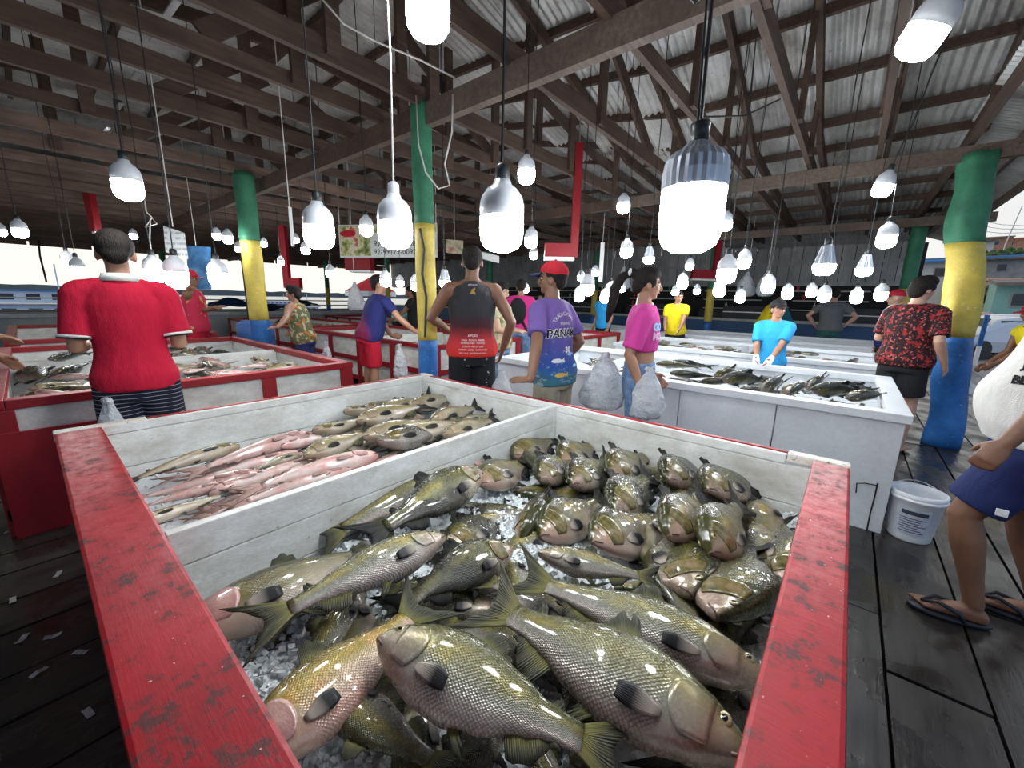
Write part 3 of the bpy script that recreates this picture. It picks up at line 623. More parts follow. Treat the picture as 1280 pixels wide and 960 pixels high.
def interp(tab, t):
    for (a, va), (b, vb) in zip(tab, tab[1:]):
        if t <= b:
            k = (t-a)/(b-a); k = k*k*(3-2*k)*.5+k*.5; return va+(vb-va)*k
    return tab[-1][1]
SPEC = {
 'deep': dict(top=[(0, .005), (.04, .065), (.12, .125), (.25, .185), (.4, .215), (.55, .195), (.7, .14), (.85, .078), (1, .058)], bot=[(0, -.03), (.05, -.075), (.14, -.135), (.3, -.19), (.45, -.205), (.6, -.175), (.75, -.105), (.88, -.066), (1, -.058)],
              th=[(0, .025), (.05, .056), (.15, .092), (.3, .112), (.45, .104), (.65, .07), (.85, .034), (1, .016)]),
 'long': dict(top=[(0, .004), (.05, .05), (.14, .095), (.28, .138), (.42, .152), (.58, .138), (.74, .096), (.88, .06), (1, .05)], bot=[(0, -.025), (.06, -.06), (.16, -.105), (.32, -.145), (.48, -.15), (.64, -.118), (.78, -.075), (.9, -.053), (1, -.048)],
              th=[(0, .022), (.06, .055), (.18, .088), (.34, .102), (.5, .095), (.7, .062), (.88, .032), (1, .015)]),
 'slim': dict(top=[(0, .01), (.04, .04), (.12, .068), (.3, .088), (.45, .088), (.65, .07), (.85, .045), (1, .034)], bot=[(0, -.012), (.05, -.042), (.14, -.07), (.3, -.09), (.5, -.088), (.7, -.062), (.88, -.04), (1, -.032)],
              th=[(0, .024), (.06, .055), (.15, .074), (.3, .08), (.5, .072), (.7, .05), (.88, .027), (1, .013)])}
def fish_set(sp, bz, by, skin, fins, gill, lod=0):
    """meshes of one fish: head at +x, dorsal +y, flank +z, body length 1"""
    D = SPEC[sp]; NTt, NA = (34, 26) if lod == 0 else ((16, 12) if lod == 1 else (10, 8))
    def bend(p):
        x, y, z = p; q = x+.1
        return Vector((x-.5*abs(bz*q)*abs(q)*.5, y+by*q*q, z+bz*q*q))
    def S(t, a, off=0.0):
        tp, bt, th = interp(D['top'], t), interp(D['bot'], t), interp(D['th'], t); hh = (tp-bt)/2+off; th += off
        ca, sa = math.cos(a), math.sin(a)
        return Vector((.5-t, (tp+bt)/2+hh*math.copysign(abs(ca)**.92, ca), th*math.copysign(abs(sa)**.85, sa)))
    out = []
    b = MB(); rings = []; uv = []
    for i in range(NTt+1):
        t = (i/NTt)**1.25; rings.append([bend(S(t, 2*math.pi*j/NA)) for j in range(NA)]); uv += [(t, (1+math.cos(2*math.pi*j/NA))/2) for j in range(NA)]
    b.loft(rings); b.uv = uv; out.append(('body', b.mesh('body', True, skin), None))
    yb = interp(D['top'], 1.0); dk = .8 if sp == 'slim' else 1
    nf = 10 if lod == 0 else 5
    b = MB().sheet(lambda u, v: bend((-.485-u*(.13+.15*abs(2*v-1)**1.4), (2*v-1)*(yb*.92+u*.155*dk), .006*math.sin(v*26)*u)), 5 if lod == 0 else 3, nf*2, .008 if lod < 2 else .01)
    out.append(('tail_fin', b.mesh('tail_fin', True, fins[0]), None))
    if lod == 2: return out
    def edgefin(t0, t1, h0, h1, top, rake, name, mat, hmax):
        def fn(u, v):
            t = t0+(t1-t0)*v; y = interp(D['top' if top else 'bot'], t); sg = 1 if top else -1
            hgt = (h0+(h1-h0)*v)*hmax*(.35+.65*math.sin(math.pi*min(1, v*1.15+.12))**.6)
            return bend((.5-t-u*rake*hgt, y-sg*.02+sg*u*(hgt+.02), .012*math.sin(v*19)*u))
        b = MB().sheet(fn, 3, nf, .006); out.append((name, b.mesh(name, True, mat), None))
    edgefin(.43, .62, 1, .45, True, .7, 'dorsal_fin', fins[1], .105 if sp != 'slim' else .07)
    edgefin(.84, .90, 1, .6, True, 1.1, 'adipose_fin', fins[1], .04)
    edgefin(.70, .92, 1, .5, False, .6, 'anal_fin', fins[1], .10 if sp != 'slim' else .05)
    edgefin(.47, .54, 1, .6, False, 1.3, 'pelvic_fin', fins[1], .09 if sp != 'slim' else .05)
    for sg in (1, -1):
        a0 = math.radians(118)*sg
        def pf(u, v):
            t = .275+u*.155; p = S(min(t, .6), a0+sg*(v-.5)*(.16+.30*math.sin(min(1, u)*math.pi*.85)), .004+.014*u)
            return bend(p)
        b = MB().sheet(pf, 6, 5, .007); out.append(('pectoral_fin', b.mesh('pectoral_fin', True, fins[2]), None))
        if lod == 0:
            def gf(u, v):
                ang = sg*math.radians(48+v*84); t = .125+(.085+.06*math.sin(v*math.pi))*u
                return bend(S(t, ang, .0008+.0045*u*max(0, math.sin(v*math.pi))**.5))
            b = MB().sheet(gf, 8, 10, .004); b.uv = [(.10+.13*u_, (1+math.cos(math.radians(48+v_*84)))/2) for (u_, v_) in b.uv]; out.append(('gill_cover', b.mesh('gill_cover', True, gill if gill != 'gill_plate' else skin), None))
        pe = S(.092, math.radians(66)*sg); e = bend(pe+Vector((0, 0, -.004*sg)))
        b = MB().ball(e, (.024, .024, .012), 12 if lod == 0 else 8, 6); out.append(('eye', b.mesh('eye', True, 'fish_iris'), None))
        b = MB().ball(e+Vector((0, 0, .0075*sg)), (.013, .013, .0066), 10 if lod == 0 else 6, 5); out.append(('pupil', b.mesh('pupil', True, 'fish_pupil'), 'eye'))
    pts = [bend(S(.055, math.radians(128)*s_, .002)) for s_ in (1,)]+[bend(S(.012, math.radians(112), .003)), bend(S(.0, 1.57, .002)+Vector((.006, 0, -.02))), bend(S(.012, -math.radians(112), .003)), bend(S(.055, -math.radians(128), .002))]
    b = MB().tube(pts, .006, 6); out.append(('mouth', b.mesh('mouth', True, 'fish_mouth'), None))
    return out
FS = {}
def fset(key):
    if key in FS: return FS[key]
    kind, bi, lod = key; bz, by = [(-.05, .0), (-.16, .08), (-.12, -.10), (0, .16)][bi]
    cfg = {'silver': ('long', 'skin_silver', ('fin_olive', 'fin_olive', 'fin_black'), 'gill_plate'), 'silverdeep': ('deep', 'skin_silver', ('fin_olive', 'fin_olive', 'fin_black'), 'gill_plate'),
           'yellow': ('long', 'skin_yellow', ('fin_olive', 'fin_olive', 'fin_black'), 'gill_pink'), 'olive': ('deep', 'skin_olive', ('fin_dark', 'fin_dark', 'fin_black'), 'gill_olive'),
           'golden': ('deep', 'skin_golden', ('fin_dark', 'fin_dark', 'fin_black'), 'gill_olive'), 'pinkface': ('long', 'skin_golden', ('fin_olive', 'fin_olive', 'fin_black'), 'gill_pink'),
           'pink': ('slim', 'skin_pink', ('fin_pink', 'fin_pink', 'fin_pink'), 'gill_pink'), 'brown': ('slim', 'skin_brown', ('fin_dark', 'fin_olive', 'fin_dark'), 'gill_olive'),
           'brownlong': ('long', 'skin_brown', ('fin_dark', 'fin_olive', 'fin_dark'), 'gill_plate'), 'dark': ('deep', 'skin_dark', ('fin_dark', 'fin_dark', 'fin_dark'), 'gill_olive'), 'darklong': ('long', 'skin_dark', ('fin_dark', 'fin_dark', 'fin_dark'), 'gill_olive')}[kind]
    FS[key] = fish_set(cfg[0], bz, by, cfg[1], cfg[2], cfg[3], lod); return FS[key]
def put_fish(key, head, tail, dorsal, roll, label, group, deep=1.0):
    head, tail = Vector(head), Vector(tail); X = head-tail; Ltot = X.length; X.normalize(); s = Ltot/1.27
    Y = Vector(dorsal); Y = (Y-X*Y.dot(X)).normalized(); Z = X.cross(Y)
    up = Z if Z.z > 0 else -Z
    Y2 = Y*math.cos(roll)+up*math.sin(roll); Z2 = X.cross(Y2)
    mid = head.lerp(tail, .5/1.27)
    o = bpy.data.objects.new('fish', None); COL.objects.link(o); o.empty_display_size = .03
    M = Matrix((X, Y2, Z2)).transposed().to_4x4(); o.matrix_world = Matrix.Translation(mid) @ M @ Matrix.Diagonal((s, s*deep, s, 1))
    tag(o, label, 'fish', group); last = None
    for nm, me, par in fset(key):
        c = bpy.data.objects.new(nm, me); COL.objects.link(c); c.parent = last if par else o
        if nm == 'eye': last = c
    return o
def fish_px(kind, h, t, zh, zt, side, roll, label, bi=0, deep=1.0, group='large fish in the front ice bin', cap=.62):
    a, b = P(h[0], h[1], zh), P(t[0], t[1], zt)
    if (b-a).length > cap: b = a+(b-a).normalized()*cap
    X = (a-b).normalized(); n = Vector((0, 0, 1)).cross(X)
    # choose the sign of the dorsal direction by where it shows in the picture
    d = {'u': Uv, 'd': -Uv, 'l': -Rv, 'r': Rv}[side]
    if n.dot(d) < 0: n = -n
    return put_fish((kind, bi, 0), a, b, n, math.radians(roll), label, group, deep)

g = 'large fish in the front ice bin'
# nearest layer
fish_px('silverdeep', (474, 800), (815, 968), .71, .66, 'u', 8, 'big silver olive fish at the bottom centre, head pointing left', 0, .92)
fish_px('silver', (942, 945), (585, 735), .69, .68, 'u', 12, 'largest silver scaled fish with open eye in the lower right corner', 0, 1.22)
fish_px('silver', (966, 852), (628, 706), .665, .70, 'u', 16, 'long silver fish touching the right red rail with its snout', 0, .95)
fish_px('yellow', (286, 972), (545, 742), .66, .66, 'l', 8, 'yellow backed fish with pink gill by the near left rail', 0, 1.38)
fish_px('silver', (556, 668), (285, 795), .70, .715, 'u', 14, 'dark green silver fish whose tail covers a pink gilled head', 0, .95)
fish_px('pinkface', (212, 800), (520, 668), .655, .64, 'u', 8, 'fish with a pink gill and bright eye against the left red rail', 0, 1.2)
fish_px('silver', (560, 596), (198, 772), .635, .60, 'u', 25, 'olive fish lying along the divider with a wide dark tail', 0, .95)
fish_px('olive', (602, 588), (400, 705), .70, .68, 'u', 30, 'black flanked fish with a pink head in the middle of the bin', 0, .85)
fish_px('olive', (640, 678), (470, 768), .655, .64, 'u', 30, 'dark scaly fish lying just left of the open ice patch', 2, .95)
fish_px('silver', (404, 862), (580, 975), .64, .62, 'd', 10, 'small fish at the bottom edge with its head under a tail fin', 0, 1.25)
fish_px('silver', (672, 692), (835, 728), .655, .63, 'u', 14, 'pale green fish with a pink snout just right of the ice', 0, 1.0)
fish_px('silver', (745, 790), (590, 715), .62, .63, 'u', 8, 'yellow scaled fish mostly hidden below the long silver fish', 0, 1.1)
# heads facing the camera
def fh(kind, h, t, zh, zt, roll, label, side='l', bi=0, deep=1.0): fish_px(kind, h, t, zh, zt, side, roll, label, bi, deep*1.12, cap=.50)
fh('golden', (650, 672), (706, 566), .62, 0.555, 60, 'narrow fish with its mouth pointing down at the ice patch', 'r', 0, .9)
fh('golden', (672, 670), (815, 590), .63, 0.555, 30, 'round headed fish with pale face just behind the ice patch', 'u', 0, 1.0)
fh('golden', (737, 678), (862, 640), .655, 0.585, 25, 'short golden fish with pink snout below the glossy one', 'u', 0, 1.15)
fh('olive', (764, 640), (868, 540), .68, 0.595, 35, 'glossy dark fish with pinkish face left of the two golden heads', 'u', 0, 1.0)
fh('golden', (832, 670), (935, 556), .695, 0.615, 35, 'golden olive fish with wet pale snout, middle of the head row', 'u', 0, .95)
fh('golden', (884, 690), (968, 566), .70, 0.625, 40, 'golden fish with open yellow fin nearest the right rail', 'u', 0, 1.0)
fh('olive', (992, 735), (962, 590), .62, 0.615, 20, 'dark tailed fish wedged beside the right red rail', 'r', 2, .9)
fh('olive', (868, 742), (826, 650), .655, 0.585, 20, 'dark scaly fish with gold gill behind the long silver fish', 'r', 0, 1.25)
fh('olive', (900, 770), (948, 640), .66, 0.615, 15, 'broad black patched fish with its head down by the right rail', 'r', 0, 1.25)
# back rows
fh('golden', (598, 606), (700, 556), .64, 0.555, 25, 'fish with a yellow gill behind the black flanked fish', 'u', 0, 1.0)
fh('pinkface', (612, 578), (530, 618), .63, 0.555, 5, 'pink bellied fish with dark fin near the divider', 'u', 0, 1.0)
fh('olive', (556, 690), (650, 636), .62, 0.555, 15, 'black fish half hidden left of the ice', 'u', 0, 1.0)
fh('golden', (640, 570), (735, 530), .62, 0.555, 30, 'gold backed fish in the back corner beside the divider', 'u', 0, 1.05)
fh('olive', (668, 600), (765, 545), .64, 0.555, 25, 'dark fish with pink throat in the second back row', 'u', 2, 1.0)
fh('golden', (700, 578), (775, 540), .63, 0.555, 30, 'small gold fish in the back row below the back wall', 'u', 0, 1.1)
fh('olive', (712, 606), (812, 545), .66, 0.575, 30, 'dark patched fish leaning behind the pale faced fish', 'u', 0, 1.0)
fh('golden', (760, 592), (850, 552), .66, 0.575, 35, 'gold and black fish in the back row under the girl', 'u', 0, 1.1)
fh('olive', (832, 600), (900, 562), .67, 0.585, 30, 'dark fish with a lifted gill in the back row', 'u', 0, 1.1)
fh('olive', (880, 612), (965, 590), .68, 0.595, 25, 'folded dark fish at the back right of the bin', 'u', 0, 1.2)
fh('silver', (700, 660), (560, 740), .60, 0.555, 10, 'grey fish below the ice in the middle of the bin', 'u', 0, 1.0)
# lower layer showing through the gaps
for i in range(26):
    x = rnd.uniform(-1.05, -.15); y = rnd.uniform(.25, 1.75)
    if abs(x+.62) < .17 and 1.0 < y < 1.45: continue
    a = rnd.uniform(0, 6.28); L_ = rnd.uniform(.34, .44); d = Vector((math.cos(a), math.sin(a), 0)); c = Vector((x, y, .565))
    put_fish((('olive', 'silver', 'golden')[i % 3], 0, 1), c+d*L_/2, c-d*L_/2, (-d.y, d.x, 0), rnd.uniform(-.2, .3), 'olive fish buried under the top layer of the front ice bin', 'buried fish in the front ice bin')

for i, (x, y, a) in enumerate([(-.20, .42, .6), (-.42, .30, 2.6), (-.62, .40, .9), (-.85, .35, 2.2), (-.30, .62, 2.0), (-.55, .62, .3), (-.10, .75, 1.4), (-.8, .66, .8), (-.2, .22, 2.9), (-.95, .9, 1.2), (-.12, 1.1, 1.7), (-.2, 1.3, 2.3), (-.35, 1.5, 2.0), (-.12, 1.6, 1.8), (-.5, 1.7, 2.4), (-.3, 1.7, 2.7), (-.75, 1.72, 2.2), (-.95, 1.7, 2.6), (-.85, 1.5, 2.4), (-.4, 1.2, 2.1), (-1.05, 1.5, 2.5), (-.25, 1.05, 2.2), (-.6, 1.55, 2.3), (-.08, 1.4, 1.9)]):
    d = Vector((math.cos(a), math.sin(a), 0)); c = Vector((x, y, .585 if i < 11 else .605)); L_ = .40 if i < 11 else .46
    put_fish((('olive', 'silver')[i % 2] if i < 11 else ('olive', 'golden')[i % 2], 0, 1), c+d*L_/2, c-d*L_/2, (-d.y, d.x, 0), .2, 'olive fish buried under the top layer of the front ice bin', 'buried fish in the front ice bin')

# left bin of the front stall
g2 = 'slender fish in the left bin of the front stall'
LB = [('brown', (302, 553), (128, 610), .66, 'olive brown fish lying along the back left board', 8), ('pink', (386, 541), (205, 600), .665, 'pink skinned fish with blunt head near the back board', 10),
 ('pink', (330, 590), (138, 628), .655, 'long pale pink fish touching the near red rail', 5), ('pink', (476, 564), (170, 648), .685, 'largest pink fish lying across the middle of the left bin', 10),
 ('brown', (158, 660), (300, 612), .665, 'short olive fish beside the divider at the near red rail', 10), ('pink', (440, 584), (265, 640), .655, 'white bellied fish along the divider', 5),
 ('brownlong', (382, 566), (300, 592), .64, 'small brown fish under the largest pink one', 5), ('pink', (300, 600), (150, 640), .65, 'flat pale fish under the near pink pile', 0),
 ('brownlong', (378, 572), (470, 536), .67, 'brown fish with pale underside left of the golden ones', 25), ('brown', (390, 545), (480, 518), .66, 'brown fish pointing at the left near the back board', 20),
 ('brownlong', (444, 528), (572, 495), .69, 'golden faced fish pointing at the red polo man', 25), ('brown', (452, 512), (512, 498), .66, 'dark fish with black tail at the back corner', 20),
 ('brownlong', (474, 518), (548, 496), .68, 'pale backed olive fish at the back corner', 25), ('brownlong', (536, 528), (604, 506), .69, 'golden plump fish in the far corner of the left bin', 35),
 ('brownlong', (552, 546), (626, 521), .69, 'olive brown fish against the divider in the far corner', 30), ('darklong', (470, 560), (575, 528), .68, 'black flanked fish beside the divider', 20),
 ('brownlong', (452, 548), (560, 522), .685, 'olive fish with dark fin in the middle of the back heap', 20), ('brownlong', (500, 548), (610, 520), .67, 'grey green fish with silver belly by the divider', 10),
 ('brown', (430, 520), (500, 500), .65, 'thin brown fish under the back heap', 10), ('brownlong', (510, 510), (585, 490), .67, 'greenish fish between the two back heaps', 20), ('pink', (260, 620), (400, 570), .64, 'reddish fish hidden under the largest pink one', 0),
 ('brownlong', (576, 530), (622, 517), .65, 'small olive fish at the divider end', 20), ('pink', (350, 560), (440, 535), .645, 'pale pink fish under the brown one', 0)]
for i, (kd, h, t, z, lab, rl) in enumerate(LB): fish_px(kd, h, t, z, z-.02, 'u', rl, lab, 0 if i % 3 else 1, 1.0, g2)
for i in range(34):
    y = rnd.uniform(.3, 1.7); x = rnd.uniform(-2.3, -1.45); a = math.pi/2+rnd.uniform(-.4, .4); d = Vector((math.cos(a), math.sin(a), 0)); c = Vector((x, y, .61)); L_ = rnd.uniform(.42, .58)
    y0 = .16+L_/2; c.y = min(max(c.y, y0), 1.9-L_/2)
    put_fish((('pink' if y < .9 else 'brown'), 0, 1), c+d*L_/2, c-d*L_/2, (-d.y, d.x, 0), 0, 'slender fish under the top layer of the left bin', 'under layer in the left bin of the front stall')

# crushed ice
def ice(name, label, x0, x1, y0, y1, z, n, size=.016, hills=()):
    b = MB(); G = 30
    def hz(x, y): return z+.012*noise.noise(Vector((x*7, y*7, 2)))+sum(hh*math.exp(-((x-hx)**2+(y-hy)**2)/(2*s_*s_)) for hx, hy, s_, hh in hills)
    b.sheet(lambda u, v: (x0+(x1-x0)*u, y0+(y1-y0)*v, hz(x0+(x1-x0)*u, y0+(y1-y0)*v)-.02), G, G, .03); b.uv = None
    for i in range(n):
        if hills and i % 2: hx, hy, s_, hh = rnd.choice(hills); x, y = rnd.gauss(hx, s_*1.1), rnd.gauss(hy, s_*1.1)
        else: x, y = rnd.uniform(x0, x1), rnd.uniform(y0, y1)
        x = min(max(x, x0), x1); y = min(max(y, y0), y1)
        s_ = size*rnd.uniform(.4, 1.1); q = Quaternion((rnd.gauss(0, 1), rnd.gauss(0, 1), rnd.gauss(0, 1), rnd.gauss(0, 1))).normalized().to_matrix()
        b.box((x, y, hz(x, y)+rnd.uniform(-.004, .006)), (s_, s_*rnd.uniform(.5, 1), s_*rnd.uniform(.4, .9)), q)
    o = b.build(name, 'ice'); return tag(o, label, 'ice', kind='stuff')
ice('crushed_ice', 'crushed ice under the large fish in the front bin', -1.24, .02, .09, 1.9, .555, 8000, .017, [tuple(P(640, 650, .6).xy)+(.10, .045), tuple(P(668, 690, .6).xy)+(.08, .04), tuple(P(290, 850, .6).xy)+(.10, .02), tuple(P(1000, 800, .6).xy)+(.05, .05), (-.45, .25, .16, .0), (-.2, .3, .14, .0), (-.75, .3, .14, .0)])
ice('crushed_ice', 'crushed ice under the slender fish in the left bin', -2.5, -1.3, .09, 1.9, .55, 900)

# fish in the other stalls
def heap(label, group, kinds, x0, x1, y0, y1, z, n, L0, L1, lod=1, layers=2, ang=None, rise=.05):
    for i in range(n):
        a = rnd.uniform(0, 6.28) if ang is None else ang+rnd.gauss(0, .25)+(math.pi if rnd.random() < .3 else 0)
        L_ = rnd.uniform(L0, L1); d = Vector((math.cos(a), math.sin(a), rnd.uniform(-.05, .05))); hx = abs(d.x)*L_/2+.02; hy = abs(d.y)*L_/2+.02
        c = Vector((rnd.uniform(min(x0+hx, x1-hx), max(x0+hx, x1-hx)), rnd.uniform(min(y0+hy, y1-hy), max(y0+hy, y1-hy)), z+(i % layers)*rise))
        put_fish((kinds[i % len(kinds)], 0, lod), c+d*L_/2, c-d*L_/2, (-d.y, d.x, 0), rnd.uniform(0, .5), label, group)
# white stall behind the girl
W1 = [('dark', 1085, 493, 20, 'flat dark fish at the right end of the white stall'), ('dark', 1020, 478, 60, 'big round dark fish right of the centre of the white stall'), ('dark', 1052, 487, 45, 'low dark fish beside the big round one in the white stall'),
      ('dark', 968, 480, 55, 'dark fish with wet back in the middle of the white stall'), ('golden', 912, 468, 60, 'olive gold fish on the white stall under the yellow shirt man'), ('dark', 935, 473, 50, 'dark fish tucked beside the olive gold one'),
      ('pinkface', 850, 456, 20, 'red and pink fish lying on the left end of the white stall heap'), ('darklong', 866, 455, 30, 'long black fish beside the red one on the white stall'), ('darklong', 872, 468, 20, 'long dark fish at the front rim of the white stall'), ('dark', 992, 484, 40, 'small dark fish between two big ones on the white stall'), ('dark', 1068, 484, 30, 'last dark fish in the right corner of the white stall')]
for i, (kd, x, y, rl, lab) in enumerate(W1):
    c = P(x, y, .74); a = math.radians(-115+25*math.sin(i*2.3)) if 'long' not in kd and kd != 'pinkface' else math.radians(-150); d = Vector((math.cos(a), math.sin(a), .06)).normalized(); c = Vector((c.x, max(c.y, 3.64), .735))
    put_fish((kd, 0, 0), c+d*.25, c-d*.25, (-d.y, d.x, 0), math.radians(rl), lab, 'dark fish in the white stall behind the girl', 1.15)
heap('dark fish in the lower layer of the white stall', 'lower layer of the white stall', ['dark', 'olive', 'darklong'], -1.9, .28, 3.35, 4.85, .645, 26, .40, .50)
heap('dark fish in the lower layer of the white stall', 'lower layer of the white stall', ['dark', 'pinkface'], -2.85, -2.0, 3.35, 4.85, .63, 8, .36, .46)
# left red stall
L1 = [('darklong', (230, 432), (175, 447), 'black fish just behind the red polo man on the left stall', 1), ('brownlong', (35, 487), (128, 478), 'long olive fish at the near rim of the left red stall', 1), ('dark', (30, 465), (75, 480), 'dark fish held down by the reaching hands', 1), ('dark', (70, 470), (120, 452), 'black fish under the reaching fingers', 1), ('pink', (45, 492), (120, 498), 'pink bellied fish at the near rim of the left red stall', 1), ('darklong', (60, 448), (120, 440), 'dark green fish lying at the back of the left red stall', 1),
      ('brownlong', (228, 441), (300, 462), 'long green fish with pale belly right of the red polo man', 1), ('pink', (250, 450), (320, 463), 'pink fish beside the long green one', 1), ('brown', (315, 450), (362, 462), 'olive fish alone at the right end of the left red stall', 1), ('pink', (228, 466), (262, 460), 'short pink fish just right of the red polo man', 1), ('pink', (262, 468), (330, 464), 'pale pink fish along the rim of the left red stall', 1), ('darklong', (245, 437), (345, 466), 'longest dark fish in the left red stall', 1)]
for kd, h, t, lab, s_ in L1: fish_px(kd, h, t, .725, .72, 'u', 25, lab, 0, 1.0, 'fish in the left red stall', .6)
heap('mixed fish lying low in the left red stall', 'lower layer of the left red stall', ['brown', 'pink', 'dark', 'brownlong'], -5.05, -3.58, -.15, 1.78, .665, 26, .4, .55)
heap('mixed fish lying low in the left red stall', 'lower layer of the left red stall', ['dark', 'brownlong'], -6.6, -5.15, -.15, 1.78, .63, 8, .4, .55)
heap('small mixed fish heaped on the white stall behind the boy', 'small fish behind the boy', ['dark', 'pink', 'darklong', 'olive'], -2.65, .3, 5.9, 7.3, .67, 62, .24, .36, 2, 3, None, .03)
heap('pink fish heaped in the red rimmed stall', 'pink fish heap', ['pink', 'brown', 'pink', 'brownlong'], -6.9, -3.55, 5.9, 7.35, .66, 50, .28, .42, 2, 3, None, .05)
def fish_stuff(label, kind, x0, x1, y0, y1, z, n, L0, L1):     # far heaps that nobody could count
    b = MB(); b.uv = []
    for i in range(n):
        a = rnd.uniform(0, 6.28); L_ = rnd.uniform(L0, L1); s_ = L_/1.27; M = Matrix.Translation((rnd.uniform(x0+L_/2, x1-L_/2), rnd.uniform(y0+L_/2, y1-L_/2), z+(i % 3)*.03)) @ Matrix.Rotation(a, 4, 'Z') @ Matrix.Rotation(rnd.uniform(-.4, .4), 4, 'X') @ Matrix.Scale(s_, 4)
        for nm, me, par in fset((kind, 0, 2)):
            uvd = {}
            for lp in me.loops: uvd[lp.vertex_index] = tuple(me.uv_layers[0].data[lp.index].uv)
            b.add([M @ v.co for v in me.vertices], [tuple(p.vertices) for p in me.polygons]); b.uv += [uvd.get(q, (0, 0)) for q in range(len(me.vertices))]
    o = b.build('fish_heap', fset((kind, 0, 2))[0][1].materials[0].name, None, True); tag(o, label, 'fish heap', kind='stuff')
fish_stuff('heap of pale fish in the red stall under the navy shirt man', 'pink', -7.5, -4.1, 3.35, 4.9, .60, 60, .25, .36)
fish_stuff('heap of pale fish in the far red stall', 'brownlong', -11.9, -8.3, 3.35, 4.9, .66, 70, .25, .36)
fish_stuff('heap of fish in the white stall near the grey shirt man', 'darklong', -3.0, .4, 8.6, 10, .60, 50, .25, .36)
fish_stuff('pink fish filling the red rimmed stall under the top ones', 'pink', -6.9, -3.55, 5.9, 7.35, .62, 90, .28, .4)
ice('crushed_ice', 'ice bed of the white stall behind the girl', -2.85, .3, 3.31, 4.89, .565, 60)
ice('crushed_ice', 'ice bed of the left red stall', -6.64, -3.56, -.16, 1.8, .565, 60)
ice('crushed_ice', 'ice bed of the white stall behind the boy', -2.69, .34, 5.86, 7.39, .63, 60)
ice('crushed_ice', 'ice bed of the red rimmed pink fish stall', -6.94, -3.51, 5.86, 7.39, .60, 60)
# ================================================================ hanging lamps
LM = {}
def lamp_meshes(style):
    if style in LM: return LM[style]
    out = []; r = .5    # unit: diffuser diameter 1, origin at the diffuser centre
    if style == 'ribbed':
        out.append(('diffuser', MB().lathe([(.02, -.62), (.26, -.60), (.42, -.5), (.49, -.3), (.5, 0), (.5, .38)], 24).mesh('diffuser', True, 'lamp_light')))
        out.append(('housing', MB().lathe([(.51, .38), (.515, .62), (.49, .80), (.40, .92), (.27, .97), (.20, 1.06), (.13, 1.10)], 48, (0, 0, 0), .045, 1).mesh('housing', False, 'lamp_aluminium')))
        out.append(('socket', MB().lathe([(.10, 1.07), (.14, 1.08), (.15, 1.36), (.08, 1.40)], 14).mesh('socket', True, 'socket_black'))); top = 1.39
    elif style == 'cone':
        out.append(('diffuser', MB().lathe([(.02, -.42), (.28, -.40), (.43, -.28), (.5, -.06), (.5, .12)], 24).mesh('diffuser', True, 'lamp_light')))
        out.append(('housing', MB().lathe([(.5, .12), (.44, .35), (.33, .75), (.26, 1.05), (.16, 1.12)], 40, (0, 0, 0), .07, 1).mesh('housing', False, 'lamp_aluminium')))
        out.append(('socket', MB().lathe([(.14, 1.1), (.16, 1.12), (.16, 1.42), (.06, 1.46)], 12).mesh('socket', True, 'socket_black'))); top = 1.45
    else:
        out.append(('diffuser', MB().lathe([(.02, -.50), (.22, -.485), (.38, -.41), (.47, -.27), (.5, -.06), (.5, .26)], 24).mesh('diffuser', True, 'lamp_light')))
        out.append(('housing', MB().lathe([(.505, .26), (.505, .50), (.46, .70), (.34, .86), (.22, .95), (.18, 1.06)], 28).mesh('housing', True, 'lamp_plastic')))
        out.append(('socket', MB().lathe([(.15, 1.04), (.165, 1.06), (.155, 1.34), (.07, 1.40)], 12).mesh('socket', True, 'lamp_plastic' if style == 'white' else 'socket_black'))); top = 1.39
    LM[style] = (out, top); return LM[style]
def lamp(px, py, wpx, style, label, group, dia=.115, cord='cord_black', tilt=0, ztop=2.95):
    d = FPX*dia/wpx*min(1.25, ray(px, py).length); c = PD(px, py, d); ms, top = lamp_meshes(style)
    o = bpy.data.objects.new('hanging_lamp', None); COL.objects.link(o); o.empty_display_size = .05
    o.location = c; o.scale = (dia,)*3; o.rotation_euler = (0, tilt, rnd.uniform(0, 6)) if not tilt else (tilt*.4, tilt, 0); tag(o, label, 'lamp', group)
    for nm, me in ms: link(nm, me, o)
    ztop = (3.28-(c.x-.66)*.38 if c.x > .7 else roof_z(c.x, c.y)); zt = max(top+.5, (ztop-c.z)/dia); pts = [Vector((0, 0, top-.02))]; n = 7
    for i in range(1, n): k_ = i/n; pts.append(Vector((rnd.uniform(-.10, .10)*(1-k_), rnd.uniform(-.10, .10)*(1-k_), top+(zt-top)*k_)))
    pts.append(Vector((0, 0, zt)))
    MB().tube(pts, .028 if dia > .1 else .03, 6).build('cord', cord, o)
    if rnd.random() < .6: MB().tube([p+Vector((.07*math.sin(i*2.1), .06, 0)) for i, p in enumerate(pts)], .02, 5).build('cord', cord, o)
    return o
gn = 'hanging lamps over the front stall'
la = lamp(864, 268, 88, 'ribbed', 'largest hanging lamp with a ribbed grey housing over the front bin', gn, .155)
LP_ = [Vector((.2, 0, 3.2)), (.25, .1, 3.6), (.3, .5, 3.9), (.1, .9, 3.8), (-.1, .8, 3.3), (.0, .3, 3.0), (.2, .0, 3.3), (.1, -.3, 3.9), (0, 0, 4.3)]
MB().tube(LP_, .05, 6).build('cord_loop', 'cord_black', la)
lamp(627, 287, 58, 'smooth', 'smooth white hanging lamp above the black tank top man', gn, .13)
lamp(535, 17, 68, 'smooth', 'highest bright lamp cut by the top of the picture', gn, .14)
lamp(494, 290, 46, 'white', 'white hanging lamp just left of the central pillar', gn, .12, 'cord_white')
